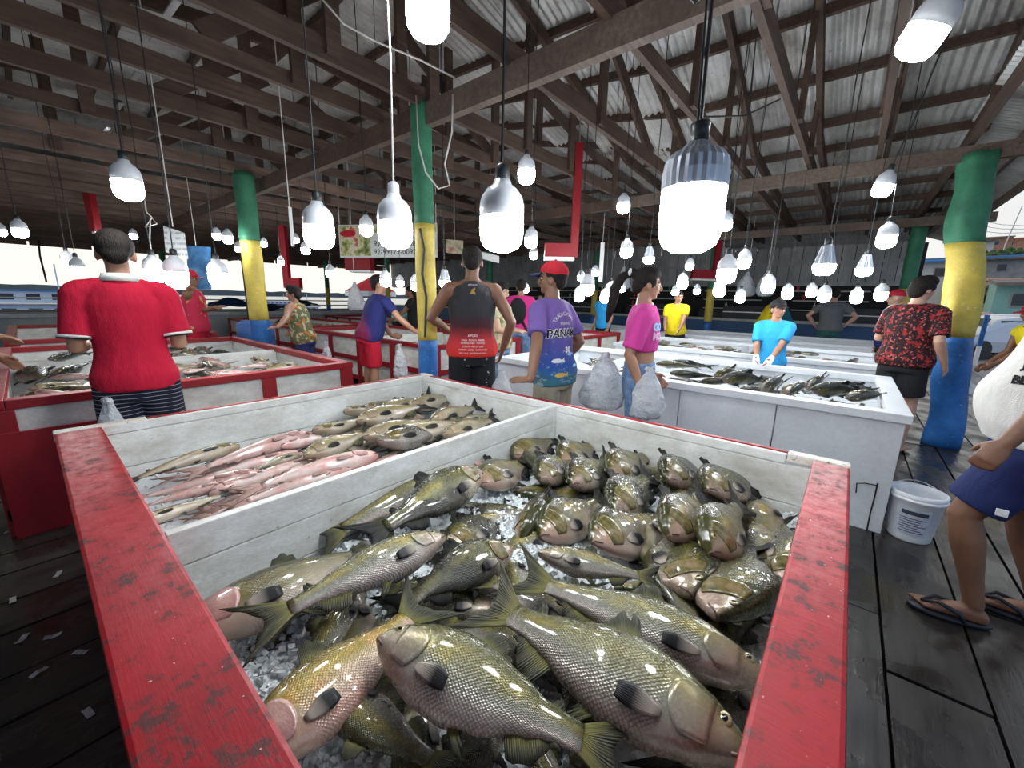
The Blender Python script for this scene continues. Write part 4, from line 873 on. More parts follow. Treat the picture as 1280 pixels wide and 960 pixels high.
lamp(399, 293, 42, 'smooth', 'white lamp hanging before the phone number banner', gn, .12)
lamp(160, 235, 38, 'smooth', 'lamp glowing above the red polo man', gn, .12)
lamp(1152, 48, 56, 'smooth', 'tilted lamp at the top right under the roof', gn, .12, 'cord_black', .45)
lamp(1030, 334, 30, 'cone', 'long ribbed cone lamp over the white stall', gn, .11)
lamp(1103, 236, 25, 'smooth', 'lamp below the tilted one near the right eave', gn, .11, 'cord_black', .2)
lamp(1108, 300, 25, 'smooth', 'round lamp just right of the tall cone lamp', gn, .11)
lamp(1080, 338, 22, 'cone', 'smaller cone lamp between the cone lamp and the trunk pillar', gn, .11)
lamp(908, 343, 26, 'smooth', 'lamp hanging right of the girl over the yellow shirt man', gn, .12)
lamp(658, 219, 24, 'smooth', 'lamp high between the central pillar and the red post sign', gn, .11)
lamp(193, 343, 27, 'smooth', 'left one of two lamps at the shoulder of the red polo man', gn, .12)
lamp(221, 347, 31, 'smooth', 'right one of two lamps at the shoulder of the red polo man', gn, .13)
lamp(273, 347, 26, 'smooth', 'lamp right beside the arms folded man in red', gn, .12)
g3 = 'small lamps deeper in the market'
FAR = ['small lamp high left of the largest ribbed lamp', 'upper one of two small lamps right of the smooth white lamp', 'lower one of two small lamps right of the smooth white lamp', 'small lamp partly behind the largest ribbed lamp', 'lamp just right of the lamp over the yellow shirt man', 'small lamp above the head of the ponytail girl',
 'tiny lamp behind and below the largest ribbed lamp', 'lamp just above the yellow shirt man', 'lamp under the one hanging right of the girl', 'lamp hanging beside the pale bag left of the boy', 'tiny lamp right of the yellow shirt man', 'lamp hanging up left of the boy in blue', 'lamp right above the black cap of the boy', 'lamp just right of the black cap of the boy',
 'lamp below the long ribbed cone lamp', 'lamp at the right shoulder of the grey shirt man', 'lamp left of the dotted shirt person', 'tiny lamp left of the yellow shirt man', 'lamp left of the ponytail', 'tiny lamp behind the ponytail', 'lamp at the far left frame edge under the roof', 'second lamp from the left frame edge under the roof', 'tiny lamp right of the head of the red polo man',
 'left one of a lamp pair beside the left grooved pillar', 'right one of a lamp pair beside the left grooved pillar', 'small lamp touching the left grooved pillar', 'upper lamp against the sky left of the red polo man', 'lower lamp against the sky left of the red polo man', 'tiny lamp left of the lamp before the banner', 'tiny lamp right of the left grooved pillar', 'small lamp in front of the banner',
 'small lamp against the sky left of the navy shirt man', 'lamp right of the head of the navy shirt man', 'tiny lamp between the navy shirt man and the central pillar', 'lamp left of the central pillar at head height', 'slim cone lamp just right of the central pillar', 'tiny upper lamp right of the red cap', 'brighter lamp right of the red cap', 'tiny lamp beside the long white pole board', 'lamp at the shoulder of the purple shirt man', 'lamp between the purple shirt man and the ponytail',
 'tiny lamp over the pink shirt with the backpack', 'slim cone lamp above the ponytail girl', 'tiny lamp above the red cap', 'tiny lamp left of the white board before the banner', 'tiny lamp right of the left pillar near the roof']
for i, (x, y, w_) in enumerate([(779, 259, 17), (664, 302, 17), (667, 319, 11), (907, 281, 18), (930, 328, 18), (783, 315, 16), (862, 333, 11), (853, 355, 14), (899, 364, 16), (925, 373, 13), (871, 364, 9), (960, 359, 18), (984, 368, 15), (1014, 366, 14),
    (1030, 371, 17), (1070, 373, 16), (1101, 369, 17), (844, 365, 9), (763, 365, 13), (777, 361, 9), (1, 290, 13), (25, 290, 18), (167, 295, 10), (271, 295, 12), (285, 299, 14), (298, 311, 10), (85, 328, 16), (97, 337, 18), (382, 313, 12), (351, 328, 9), (458, 287, 18), (413, 342, 12), (482, 352, 14), (500, 354, 10), (520, 357, 14), (556, 353, 15), (726, 347, 9), (734, 361, 18), (744, 341, 9), (724, 371, 13), (756, 373, 12), (657, 362, 8), (811, 324, 15), (703, 345, 8), (370, 300, 9), (330, 305, 9)]):
    lamp(x, y, w_, 'cone' if i in (42, 35) else 'smooth', FAR[i], g3, .115)
# ================================================================ people
def skin_mat(name, col):
    k = NT(name); n = k.noise(k.coord(), 9, 5); k.set(Base_Color=k.ramp(n, [(.3, tuple(c*.85 for c in col)), (.7, tuple(min(1, c*1.12) for c in col))]), Roughness=.5, Subsurface_Weight=.05); k.bump(k.noise(k.coord(), 120, 3), .08); return k.m
skin_mat('skin_tan', (.33, .17, .105)); skin_mat('skin_brown_', (.20, .095, .055)); skin_mat('skin_deep', (.135, .062, .038)); skin_mat('skin_light', (.46, .27, .19))
k = NT('hair_black'); n = k.noise(k.coord('Object', (60, 60, 14)), 2, 4); k.set(Base_Color=k.ramp(n, [(.3, (.006, .005, .005)), (.7, (.028, .022, .019))]), Roughness=.75, Specular_IOR_Level=.15); k.bump(n, .8, .01)
def cloth(name, fn=None, col=(.5, .5, .5), rough=.8):
    k = NT(name); co = k.coord(); n = k.noise(k.coord('Object', (7, 7, 3)), 1.6, 4, .5); w_ = k.noise(co, 300, 2)
    if fn: c = fn(k, co)
    else: c = k.ramp(k.noise(co, 5), [(.3, tuple(x*.9 for x in col)), (.7, tuple(min(1, x*1.08) for x in col))])
    k.set(Base_Color=c, Roughness=rough, Specular_IOR_Level=.18); k.bump(k.mix(.12, n, w_), .6, .06); return k.m
def axis(k, co, i):
    s = k.n('SeparateXYZ'); k.l(co, s.inputs[0]); return s.outputs[i]
def zr(k, co, a, b, i=2):
    mr = k.n('MapRange'); k.l(axis(k, co, i), mr.inputs[0]); mr.inputs[1].default_value = a; mr.inputs[2].default_value = b; return mr.outputs[0]
def blot(k, co, sc, th, base, spot, w_=.04):
    return k.mix(k.ramp(k.noise(co, sc, 2, .5), [(th, 0.0), (th+w_, 1.0)]), base, spot)
cloth('c_polo', None, (.50, .012, .04)); cloth('c_redtank', lambda k, co: blot(k, co, 9, .62, (.50, .03, .07), (.55, .35, .12)))
cloth('c_pattern', lambda k, co: blot(k, co, 15, .56, blot(k, co, 8, .52, (.12, .13, .06), (.50, .16, .05)), (.42, .38, .24)))
cloth('c_navy', lambda k, co: k.mix(k.ramp(k.math('ADD', k.math('MULTIPLY', axis(k, co, 1), -5.0), k.math('MULTIPLY', k.noise(co, 40), .3)), [(.35, 0.0), (.75, .85)]), (.018, .022, .11), (.22, .015, .05)))
cloth('c_redshort', None, (.42, .012, .03)); cloth('c_mint', None, (.27, .56, .46)); cloth('c_black', None, (.018, .018, .02)); cloth('c_grey', None, (.12, .125, .13)); cloth('c_darkgrey', None, (.05, .055, .06))
cloth('c_tank8', lambda k, co: k.ramp(k.math('ADD', zr(k, co, .86, 1.5), k.math('MULTIPLY', k.math('SUBTRACT', k.noise(co, 9), .5), .12)), [(.05, (.62, .035, .025)), (.22, (.42, .025, .03)), (.40, (.06, .014, .02)), (.55, (.028, .028, .032))]), rough=.55)
cloth('c_blackwhite', lambda k, co: blot(k, co, 22, .66, (.015, .015, .018), (.4, .4, .42)))
cloth('c_stripe', lambda k, co: k.ramp(k.math('FRACT', k.math('MULTIPLY', axis(k, co, 2), 42.0)), [(.86, (.012, .014, .03)), (.9, (.42, .42, .45))], 'CONSTANT'))
cloth('c_camo', lambda k, co: blot(k, co, 16, .55, blot(k, co, 7, .5, (.34, .32, .20), (.16, .20, .08)), (.55, .42, .28)))
cloth('c_hotpink', None, (.66, .04, .24)); cloth('c_floral', lambda k, co: blot(k, co, 30, .6, (.02, .02, .025), (.5, .35, .25)))
def purple(k, co):
    c = k.ramp(k.math('ADD', zr(k, co, .85, 1.45), k.math('MULTIPLY', k.math('SUBTRACT', k.noise(co, 6), .5), .2)), [(.04, (.05, .17, .22)), (.25, (.03, .09, .34)), (.45, (.09, .10, .36)), (.75, (.16, .10, .32))])
    c = k.mix(k.math('MULTIPLY', k.ramp(k.noise(k.coord('Object', (1, 1, 2.4)), 13, 3), [(.58, 0.0), (.64, .7)]), k.ramp(zr(k, co, .85, 1.45), [(.4, 1.0), (.6, 0.0)])), c, (.34, .42, .50))
    return k.mix(k.math('MULTIPLY', k.ramp(k.noise(co, 17, 2), [(.63, 0.0), (.68, .8)]), k.ramp(zr(k, co, .85, 1.45), [(.2, 1.0), (.4, 0.0)])), c, (.40, .33, .07))
cloth('c_purple', purple); cloth('c_khaki', None, (.30, .27, .21)); cloth('c_magenta', None, (.58, .055, .29)); cloth('c_jeans', lambda k, co: k.ramp(k.noise(co, 14, 6), [(.3, (.07, .13, .26)), (.7, (.22, .33, .50))]))
cloth('c_azure', None, (.035, .33, .68)); cloth('c_yellow', None, (.78, .62, .02)); cloth('c_teal', None, (.03, .20, .26)); cloth('c_green', None, (.03, .10, .09)); cloth('c_white', None, (.74, .73, .69)); cloth('c_navyshort', None, (.022, .032, .115))
cloth('c_dots', lambda k, co: blot(k, co, 46, .60, blot(k, co, 24, .56, (.020, .007, .009), (.26, .018, .02)), (.40, .12, .10)), rough=.6)
cloth('c_capred', None, (.46, .02, .035)); cloth('c_capnavy', None, (.03, .03, .09)); cloth('c_ink', None, (.02, .018, .02)); cloth('c_print_white', None, (.75, .75, .75)); cloth('c_print_blue', None, (.30, .55, .85)); cloth('c_print_pale', None, (.75, .45, .66)); cloth('c_gold', None, (.6, .4, .1))
plain('eye_white', (.7, .68, .65), .2); plain('eye_dark', (.01, .008, .007), .1); plain('lip', (.32, .10, .09), .4); plain('sandal', (.012, .013, .02), .5); plain('glove', (.7, .71, .72), .4)

def remesh(mb, voxel, smooth_it, name, mat):
    me = mb.mesh('tmp'); o = bpy.data.objects.new('tmp', me)
    md = o.modifiers.new('r', 'REMESH'); md.mode = 'VOXEL'; md.voxel_size = voxel; md.use_smooth_shade = True
    if smooth_it: s = o.modifiers.new('s', 'SMOOTH'); s.iterations = smooth_it; s.factor = .5
    nm = bake(o); bpy.data.objects.remove(o); bpy.data.meshes.remove(me)
    nm.name = name; nm.materials.clear(); nm.materials.append(MATS[mat])
    for p in nm.polygons: p.use_smooth = True
    return nm
TOR = [(.84, .145, .105), (.93, .168, .118), (1.02, .155, .108), (1.12, .148, .106), (1.24, .165, .115), (1.34, .170, .112), (1.41, .145, .092), (1.455, .085, .070), (1.49, .056, .058)]
def person(label, loc, rot, H=1.72, fat=1.0, belly=0.0, lean=0, skin='skin_tan', shirt='c_white', hem=.90, sleeve=.62, tank=False, crop=False, shorts='c_black', leg=.85, hair='short', cap=None, head=(0, 0),
           armR=None, armL=None, legs=None, fine=False, face=True, group='people in the market', grip=(.5, .5), poles=None, side_lean=0, waist_top=1.03, barefoot=True, slim_leg=1.0, hd=None):
    s = H/1.735; root = thing('person', label, 'person', (loc[0], loc[1], 0), math.radians(rot), group, s)
    M = Matrix.Translation((loc[0], loc[1], 0)) @ Matrix.Rotation(math.radians(rot), 4, 'Z') @ Matrix.Scale(s, 4); Mi = M.inverted()
    ln = Matrix.Translation((0, 0, .95)) @ Matrix.Rotation(math.radians(-lean), 4, 'X') @ Matrix.Rotation(math.radians(side_lean), 4, 'Y') @ Matrix.Translation((0, 0, -.95))
    T = lambda p: ln @ Vector(p)
    vox = .0075 if fine else .013
    def torso(b, z0, z1, grow, shrink_sh=0):
        rings = []; n = 22; N = 14
        for i in range(N+1):
            z = z0+(z1-z0)*i/N; rx, ry = interp([(a, q) for a, q, _ in TOR], z), interp([(a, q) for a, _, q in TOR], z)
            fz = 1+(fat-1)*(1 if z < 1.36 else max(0, (1.49-z)/.13)); bl = belly*math.exp(-((z-1.06)/.13)**2)
            if z < TOR[0][0]: rx, ry = .145, .105
            fl_ = .022*max(0, min(1, (1.06-z)/.10)) if grow > .014 else 0
            gx = rx*fz+grow+fl_-(shrink_sh if z > 1.30 else 0)*min(1, (z-1.30)/.06); gy = ry*fz+grow+fl_*.7
            rings.append([T((math.cos(a)*gx, math.sin(a)*(gy+(bl if math.sin(a) > 0 else 0)), z)) for a in [k*2*math.pi/n for k in range(n)]])
        b.loft(rings)
    b = MB(); torso(b, .84, 1.49, 0)
    shw = .178*(.75+.25*fat); shR, shL = T((shw, 0, 1.405)), T((-shw, 0, 1.405))
    b.tube([T((-shw*.9, 0, 1.40)), T((0, 0, 1.425)), T((shw*.9, 0, 1.40))], [.056, .066, .056], 12, round_ends=True)
    # head
    hp = T((0, -.012, 1.485)); hy, hpitch = head
    HM = Matrix.Translation(hp) @ Matrix.Rotation(math.radians(hy), 4, 'Z') @ Matrix.Rotation(math.radians(-hpitch), 4, 'X') @ Matrix.Translation((0, .012, -1.485))
    h = lambda p: HM @ Vector(p); HR = HM.to_3x3()
    b.tube([T((0, -.014, 1.42)), T((0, -.010, 1.485)), h((0, .0, 1.57))], [.058*(.7+.3*fat), .053*(.7+.3*fat), .052], 14, round_ends=True)
    b.ball(h((0, -.008, 1.638)), (.074, .094, .092), 18, 12, HR); b.ball(h((0, .030, 1.583)), (.058, .060, .076), 16, 10, HR); b.ball(h((0, .062, 1.530)), (.026, .022, .020), 10, 6, HR)
    b.tube([h((0, .090, 1.622)), h((0, .106, 1.590)), h((0, .103, 1.580))], [.008, .014, .013], 8, round_ends=True)
    b.tube([h((-.045, .076, 1.636)), h((0, .088, 1.634)), h((.045, .076, 1.636))], [.009, .010, .009], 8, round_ends=True)
    for sx in (-1, 1): b.ball(h((sx*.074, -.004, 1.600)), (.012, .020, .032), 10, 8, HR); b.ball(h((sx*.038, .062, 1.592)), (.020, .018, .018), 8, 6, HR)
    # arms by two bone IK
    arms = {}
    for key, tgt, sh, sx in (('R', armR, shR, 1), ('L', armL, shL, -1)):
        if tgt is None: Wp = sh+Vector((sx*.06, .03, -.53)); pole = Vector((sx*.4, -1, 0))
        elif isinstance(tgt, tuple) and tgt[0] == 'w': Wp = Mi @ Vector(tgt[1]); pole = Vector((sx*.35, -.8, -.5))
        else: Wp = Vector(tgt); pole = Vector((sx*.28, -1, -.5))
        if poles and key in poles: pole = Vector(poles[key])
        l1, l2 = .295, .262; dv = Wp-sh; D_ = min(dv.length, (l1+l2)*.992); dv.normalize(); Wp = sh+dv*D_
        a_ = (l1*l1-l2*l2+D_*D_)/(2*D_); hh = math.sqrt(max(0, l1*l1-a_*a_)); pv = (pole-dv*pole.dot(dv)).normalized(); E = sh+dv*a_+pv*hh
        arms[key] = (sh, E, Wp); af = .8+.2*fat if fat > 1 else fat
        b.tube([sh, sh.lerp(E, .35), sh.lerp(E, .8), E, E.lerp(Wp, .25), E.lerp(Wp, .7), Wp], [.056*af, .051*af, .043*af, .040*af, .042*af, .033*af, .026*af], 12, flat=1.0, round_ends=True)
        # hand
        d = (Wp-E).normalized() if not (hd and key in hd) else Vector(hd[key]).normalized(); out = Vector((sx, 0, 0)); wv = (Vector((0, 1, 0))-d*d.y); wv = wv.normalized() if wv.length > .15 else (out-d*out.dot(d)).normalized()
        pn = d.cross(wv)*(1 if sx > 0 else -1)
        if pn.dot(Vector((-sx, 0, -.8))) < 0: pn = -pn
        cu = grip[0 if key == 'R' else 1]
        rings = []
        for (q, w2, t2) in ((-.01, .024, .020), (.02, .034, .018), (.05, .041, .016), (.082, .040, .013), (.092, .032, .010)):
            rings.append([Wp+d*q+wv*(w2*math.cos(k_*math.pi/6))+pn*(t2*math.sin(k_*math.pi/6)) for k_ in range(12)])
        b.loft(rings)
        for fi, (off, fl_) in enumerate(((.031, .066), (.011, .076), (-.010, .070), (-.030, .054))):
            p = Wp+d*.078+wv*off; dr = (d+wv*off*1.5).normalized(); pts = [p]
            for sgm, fr in ((0, .45), (1, .32), (2, .23)):
                an = cu*(.35+.55*sgm); q = (dr*math.cos(an)+pn*math.sin(an)); p = p+q*fl_*fr*1.1; pts.append(p)
            b.tube(pts, [.0098, .0095, .0085, .0072], 8, round_ends=True)
        tp = Wp+d*.022+wv*.026; td = (d*.75+wv*.62+pn*(.25+.3*cu)).normalized(); b.tube([tp, tp+td*.035, tp+(td+d*.35+pn*.25*cu).normalized()*.066], [.014, .0115, .009], 8, round_ends=True)
    # legs
    LG = {}
    for i, sx in ((0, 1), (1, -1)):
        hip = Vector((sx*.088, 0, .90)); kn = Vector((sx*.10, .015, .49)); an = Vector((sx*.105, -.02, .085)); ft = 0
        if legs: kn, an = Vector(legs[i][0]), Vector(legs[i][1]); ft = legs[i][2] if len(legs[i]) > 2 else 0
        LG[i] = (hip, kn, an); lf = (.75+.25*fat)*slim_leg
        b.tube([hip, hip.lerp(kn, .4), hip.lerp(kn, .85), kn, kn.lerp(an, .28), kn.lerp(an, .7), an], [.088*lf, .080*lf, .060*lf, .055*lf, .058*lf, .040*lf, .034*lf], 14, round_ends=True)
        fd = Matrix.Rotation(math.radians(ft), 3, 'Z') @ Vector((0, 1, 0)); sd = Vector((fd.y, -fd.x, 0)); z0 = an.z-.085; rings = []
        for (q, w2, top) in ((-.055, .022, .05), (-.03, .034, .075), (.02, .036, .085), (.08, .040, .062), (.14, .046, .042), (.165, .042, .030)):
            rings.append([Vector((an.x, an.y, z0))+fd*q+sd*(w2*math.cos(k_*math.pi/6))+Vector((0, 0, .022+(top-.022)*.5*(1+math.sin(k_*math.pi/6)))) if math.sin(k_*math.pi/6) > 0 else Vector((an.x, an.y, z0))+fd*q+sd*(w2*math.cos(k_*math.pi/6))+Vector((0, 0, .020+.010*math.sin(k_*math.pi/6))) for k_ in range(12)])
        b.loft(rings)
        for ti in range(5):
            p = Vector((an.x, an.y, z0+.024))+fd*(.155-.006*ti)+sd*(-sx)*(.034-.0165*ti); r_ = .0125 if ti == 0 else .0085
            b.tube([p, p+fd*(.042-.004*ti)-Vector((0, 0, .006))], [r_, r_*.85], 8, round_ends=True)
    body = link('body', remesh(b, vox, 3 if fine else 2, 'body', skin), root)
    # clothing
    out = {'root': root, 'M': M, 'arms': arms, 'head': h, 'HR': HR, 'legs': LG, 'T': T}
    cv = .011 if fine else .015
    if shirt:
        c = MB(); g_ = .017
        torso(c, hem, 1.468, g_, .028 if tank else 0)
        if hem < .95:    # slight flare over the waistband
            pass
        if not tank:
            c.tube([T((-shw*.95, 0, 1.402)), T((0, 0, 1.425)), T((shw*.95, 0, 1.402))], [.066, .070, .066], 14, round_ends=True)
            for key in ('R', 'L'):
                sh, E, Wp = arms[key]; e = sh.lerp(E, sleeve) if sleeve <= 1 else E.lerp(Wp, sleeve-1); af = .85+.15*fat
                pts = [sh, sh.lerp(E, min(sleeve, 1)*.5), e] if sleeve <= 1 else [sh, sh.lerp(E, .5), E, e]
                c.tube(pts, [.068*af]+[.069*af]*(len(pts)-2)+[.070*af if sleeve <= 1 else .048], 16)
        else:
            for sx in (-1, 1): c.tube([T((sx*.085, -.07, 1.34)), T((sx*.108, -.005, 1.420)), T((sx*.085, .07, 1.34))], [.055, .064, .055], 14, round_ends=True)
        out['shirt'] = link('shirt', remesh(c, cv, 3, 'shirt', shirt), root)
    if shorts:
        c = MB(); torso(c, .80, waist_top, .012)
        for i in (0, 1):
            hip, kn, an = LG[i]; e = hip.lerp(kn, leg) if leg <= 1 else kn.lerp(an, leg-1); lf = .75+.25*fat
            pts = [hip+Vector((0, 0, .03)), hip.lerp(kn, min(leg, 1)*.5), e] if leg <= 1 else [hip+Vector((0, 0, .03)), hip.lerp(kn, .5), kn, e]
            c.tube(pts, [.104*lf]+[.102*lf if leg <= 1 else .094*lf]*(1)+([.080*lf] if leg > 1 else [])+[.100*lf if leg <= 1 else .062*lf], 16)
        out['shorts'] = link('shorts' if leg <= 1 else 'trousers', remesh(c, cv, 3, 'shorts', shorts), root)
    # hair, face, cap
    if hair:
        c = MB(); c.ball(h((0, -.020, 1.652)), (.083, .094, .090), 20, 14, HR)
        if hair == 'short': c.ball(h((0, .018, 1.690)), (.068, .068, .050), 14, 8, HR); c.ball(h((0, -.062, 1.602)), (.062, .046, .058), 14, 8, HR)
        if hair == 'full':
            c.ball(h((0, .030, 1.690)), (.080, .078, .062), 14, 8, HR); c.ball(h((0, -.060, 1.595)), (.082, .060, .075), 14, 8, HR)
            for sx in (-1, 1): c.ball(h((sx*.066, .01, 1.632)), (.024, .050, .045), 10, 6, HR)
        if hair in ('pony', 'bun'):
            c.ball(h((0, .022, 1.684)), (.072, .070, .056), 14, 8, HR); c.ball(h((0, -.07, 1.605)), (.066, .046, .062), 14, 8, HR)
            for sx in (-1, 1): c.ball(h((sx*.066, .012, 1.632)), (.017, .042, .046), 10, 6, HR)
        if hair == 'pony':
            c.ball(h((0, -.118, 1.692)), (.034, .040, .036), 12, 8, HR)
            c.tube([h((0, -.13, 1.692)), h((0, -.19, 1.655)), h((0, -.225, 1.57)), h((0, -.235, 1.48)), h((0, -.25, 1.39)), h((.0, -.262, 1.32))], [.026, .036, .040, .036, .027, .008], 12)
        if hair == 'bun': c.ball(h((0, -.11, 1.66)), (.045, .04, .045), 12, 8, HR)
        out['hair'] = link('hair', remesh(c, .008 if fine else .011, 2, 'hair', 'hair_black'), root)
        if hair == 'pony': MB().lathe([(.030, -.012), (.036, 0), (.030, .012)], 14).build('hair_tie', 'c_print_white', out['hair'], True).matrix_basis = Matrix.Translation(h((0, -.133, 1.690))) @ Matrix.Rotation(1.2, 4, 'X')
    if cap:
        c = MB(); c.ball(h((0, -.008, 1.668)), (.088, .108, .082), 22, 14, HR); cp = link('cap', remesh(c, .009, 1, 'cap', cap[0]), root)
        # keep only the crown of the cap above the brow line
        bm = bmesh.new(); bm.from_mesh(cp.data); pl = h((0, 0, 1.652)); nn = HR @ Vector((0, -.12, 1)).normalized()
        bmesh.ops.bisect_plane(bm, geom=bm.verts[:]+bm.edges[:]+bm.faces[:], plane_co=pl, plane_no=nn, clear_inner=True); bm.to_mesh(cp.data); bm.free()
        bk = 1 if cap[1] != 'back' else -1
        MB().sheet(lambda u, v: h(((2*v-1)*.078*(1-.25*u*u), bk*(.075+.105*u*math.sqrt(max(0, 1-(2*v-1)**2*.75))), 1.655-.018*u-.014*(2*v-1)**2)), 6, 10, .006).build('cap_visor', cap[2], cp, True)
        MB().ball(h((0, -.008, 1.752)), .008, 8, 5).build('cap_button', cap[2], cp, True)
    if face:
        for sx in (-1, 1):
            e = MB().ball(h((sx*.031, .074, 1.615)), (.0135, .010, .0075), 10, 6, HR).build('eye', 'eye_white', root, True); MB().ball(h((sx*.031, .081, 1.615)), (.006, .0045, .006), 8, 5, HR).build('iris', 'eye_dark', e, True)
            MB().tube([h((sx*.014, .092, 1.637)), h((sx*.032, .090, 1.643)), h((sx*.048, .078, 1.637))], [.0035, .005, .003], 6).build('eyebrow', 'hair_black', root, True)
        MB().tube([h((-.024, .080, 1.556)), h((-.009, .090, 1.560)), h((0, .091, 1.557)), h((.009, .090, 1.560)), h((.024, .080, 1.556))], [.003, .0065, .006, .0065, .003], 8).build('lips', 'lip', root, True)
    return out
def decal(pr, part, txt, size, z, az, mat, dx=0, name='lettering', mesh=None, tilt=0, lift=.003, bold=0):
    """print lettering on the garment: flat letters laid onto the cloth at height z, seen from azimuth az (0 = front)"""
    ob = pr[part]; me0 = ob.data; bvh = BVHTree.FromPolygons([v.co for v in me0.vertices], [p.vertices for p in me0.polygons])
    a = math.radians(az); nrm = Vector((math.sin(a), math.cos(a), 0)); rt = Vector((-math.cos(a), math.sin(a), 0))
    me = mesh or text_mesh(txt, size, 0, bold); bm = bmesh.new(); bm.from_mesh(me); bmesh.ops.triangulate(bm, faces=bm.faces[:]); bmesh.ops.subdivide_edges(bm, edges=[e for e in bm.edges if e.calc_length() > size*.35], cuts=1)
    c_, s_ = math.cos(math.radians(tilt)), math.sin(math.radians(tilt))
    for v in bm.verts:
        x, y = v.co.x*c_-v.co.y*s_+dx, v.co.x*s_+v.co.y*c_
        o = nrm*.6+rt*x+Vector((0, 0, z+y)); o = pr['T'](o) if part == 'shirt' else o
        dr = (pr['T'](nrm*.6+Vector((0, 0, z)))-pr['T'](Vector((0, 0, z)))).normalized() if part == 'shirt' else nrm
        hit = bvh.ray_cast(o, -dr)
        v.co = (hit[0]+dr*lift) if hit[0] is not None else o-dr*.5
    bm.to_mesh(me); bm.free(); me.materials.clear(); me.materials.append(MATS[mat]); return link(name, me, ob)
def bag(label, loc, w_, h_, d_=.1, rot=0, group='white plastic bags', seed=0):
    """hanging shopping bag with two knotted handles; loc = point it hangs from"""
    r_ = random.Random(seed); t = thing('plastic_bag', label, 'bag', loc, rot, group); rings = []; n = 20
    for i, (k_, wd) in enumerate(((0, .14), (.08, .20), (.2, .42), (.35, .68), (.55, .88), (.75, 1.0), (.92, .96), (1.0, .70), (1.02, .2))):
        ring = []
        for j in range(n):
            a = j*2*math.pi/n; q = 1+.16*math.sin(a*5+i*.9+seed)*(.4+.6*min(1, k_*2))+r_.uniform(-.05, .05)
            ring.append(Vector((math.cos(a)*w_/2*wd*q, math.sin(a)*d_/2*(wd**.7)*q, -h_*k_+r_.uniform(-.006, .006))))
        rings.append(ring)
    MB().loft(rings).build('sack', 'bag_plastic', t, True)
    for s_ in (-1, 1): MB().sheet(lambda u, v: (s_*(.012+.018*math.sin(u*3.1)), (v-.5)*.025, -.09*h_+.1*h_*u), 5, 3, .004).build('handle', 'bag_plastic', t, True)
    return t
W_ = lambda *a: ('w', tuple(a))
# --- red polo, back to the camera
p1 = person('man in a red polo shirt with white collar seen from behind at the left', (-3.05, .35), 80, 1.72, .93, .02, 3, 'skin_tan', 'c_polo', .865, .80, shorts='c_stripe', leg=.9, hair='short', head=(0, 8), armR=(.18, .25, 1.13), armL=(-.18, .25, 1.13), fine=True, poles={'R': (.18, -1, -.6), 'L': (-.18, -1, -.6)})
c = MB()
c.loft([[p1['T']((math.cos(a)*r_, -.012+math.sin(a)*r_*.95, z_)) for a in [k_*2*math.pi/24 for k_ in range(24)]] for r_, z_ in ((.088, 1.462), (.072, 1.503), (.060, 1.500), (.060, 1.45))]); c.build('collar', 'c_white', p1['shirt'], True)
for key in ('R', 'L'):
    sh, E, Wp = p1['arms'][key]
    MB().tube([sh.lerp(E, .775), sh.lerp(E, .82)], [.074, .074], 18).build('cuff', 'c_white', p1['shirt'], True); MB().tube([sh.lerp(E, .822), sh.lerp(E, .845)], [.0735, .0735], 18).build('cuff_edge', 'c_ink', p1['shirt'], True)
bag('white bag hanging at the hip of the red polo man', (-2.86, .20, .86), .16, .36, .12, .3, seed=1)
# --- arms reaching in from the left edge
person('person in dark grey reaching into the left red stall from the frame edge', (-4.55, -.66), -6, 1.70, 1.0, 0, 28, 'skin_tan', 'c_darkgrey', .88, .62, head=(0, 20), fine=True, armR=W_(*P(70, 448, .84)), armL=W_(*P(15, 456, .82)))
person('man in a red sleeveless shirt and headband standing with folded arms', (-7.18, 1.55), -35, 1.70, 1.02, .02, 0, 'skin_brown_', 'c_redtank', .86, tank=True, shorts='c_redshort', hair=None, cap=('c_capred', 'fwd', 'c_capred'), armR=(-.10, .22, 1.22), armL=(.10, .24, 1.20), head=(-10, 0))
person('man in a patterned tank top resting his hand on the left stall', (-5.75, 2.42), 128, 1.53, 1.12, .04, 12, 'skin_tan', 'c_pattern', .84, tank=True, shorts='c_navyshort', hair='full', armL=W_(*P(336, 430, .835)), hd={'L': (-.3, .9, -.1)}, head=(15, 0), armR=(.24, .3, 1.0))
bag('white bag beside the patterned tank man', (-5.30, 2.5, .80), .15, .35, .1, .2, seed=2)
p5 = person('man in a navy and burgundy shirt and red shorts leaning on a stall', (-4.74, 2.80), -8, 1.70, 1.10, .05, 20, 'skin_tan', 'c_navy', .84, .66, shorts='c_redshort', leg=.95, hair='short', armR=W_(-4.1, 3.20, .85), armL=W_(-4.85, 3.22, .85), hd={'R': (.1, .95, -.15), 'L': (0, .95, -.15)}, head=(-28, -6))
bag('white bag hanging beside the red shorts', (-4.30, 2.95, .82), .17, .42, .1, .7, seed=3)
person('man in a mint shirt bending over the middle stall', (-8.1, 5.55), -58, 1.66, 1.05, 0, 66, 'skin_tan', 'c_mint', .88, .6, head=(0, -10), armR=(.1, .62, .72), armL=(-.1, .62, .72))
q = PY(519, 372, 5.25); person('person in black half hidden behind the central pillar', (q.x, q.y), 150, 1.62, 1.1, .03, 10, 'skin_brown_', 'c_black', .86, .55, armL=(-.05, .5, 1.0), armR=(.3, .45, 1.0), head=(0, 10))
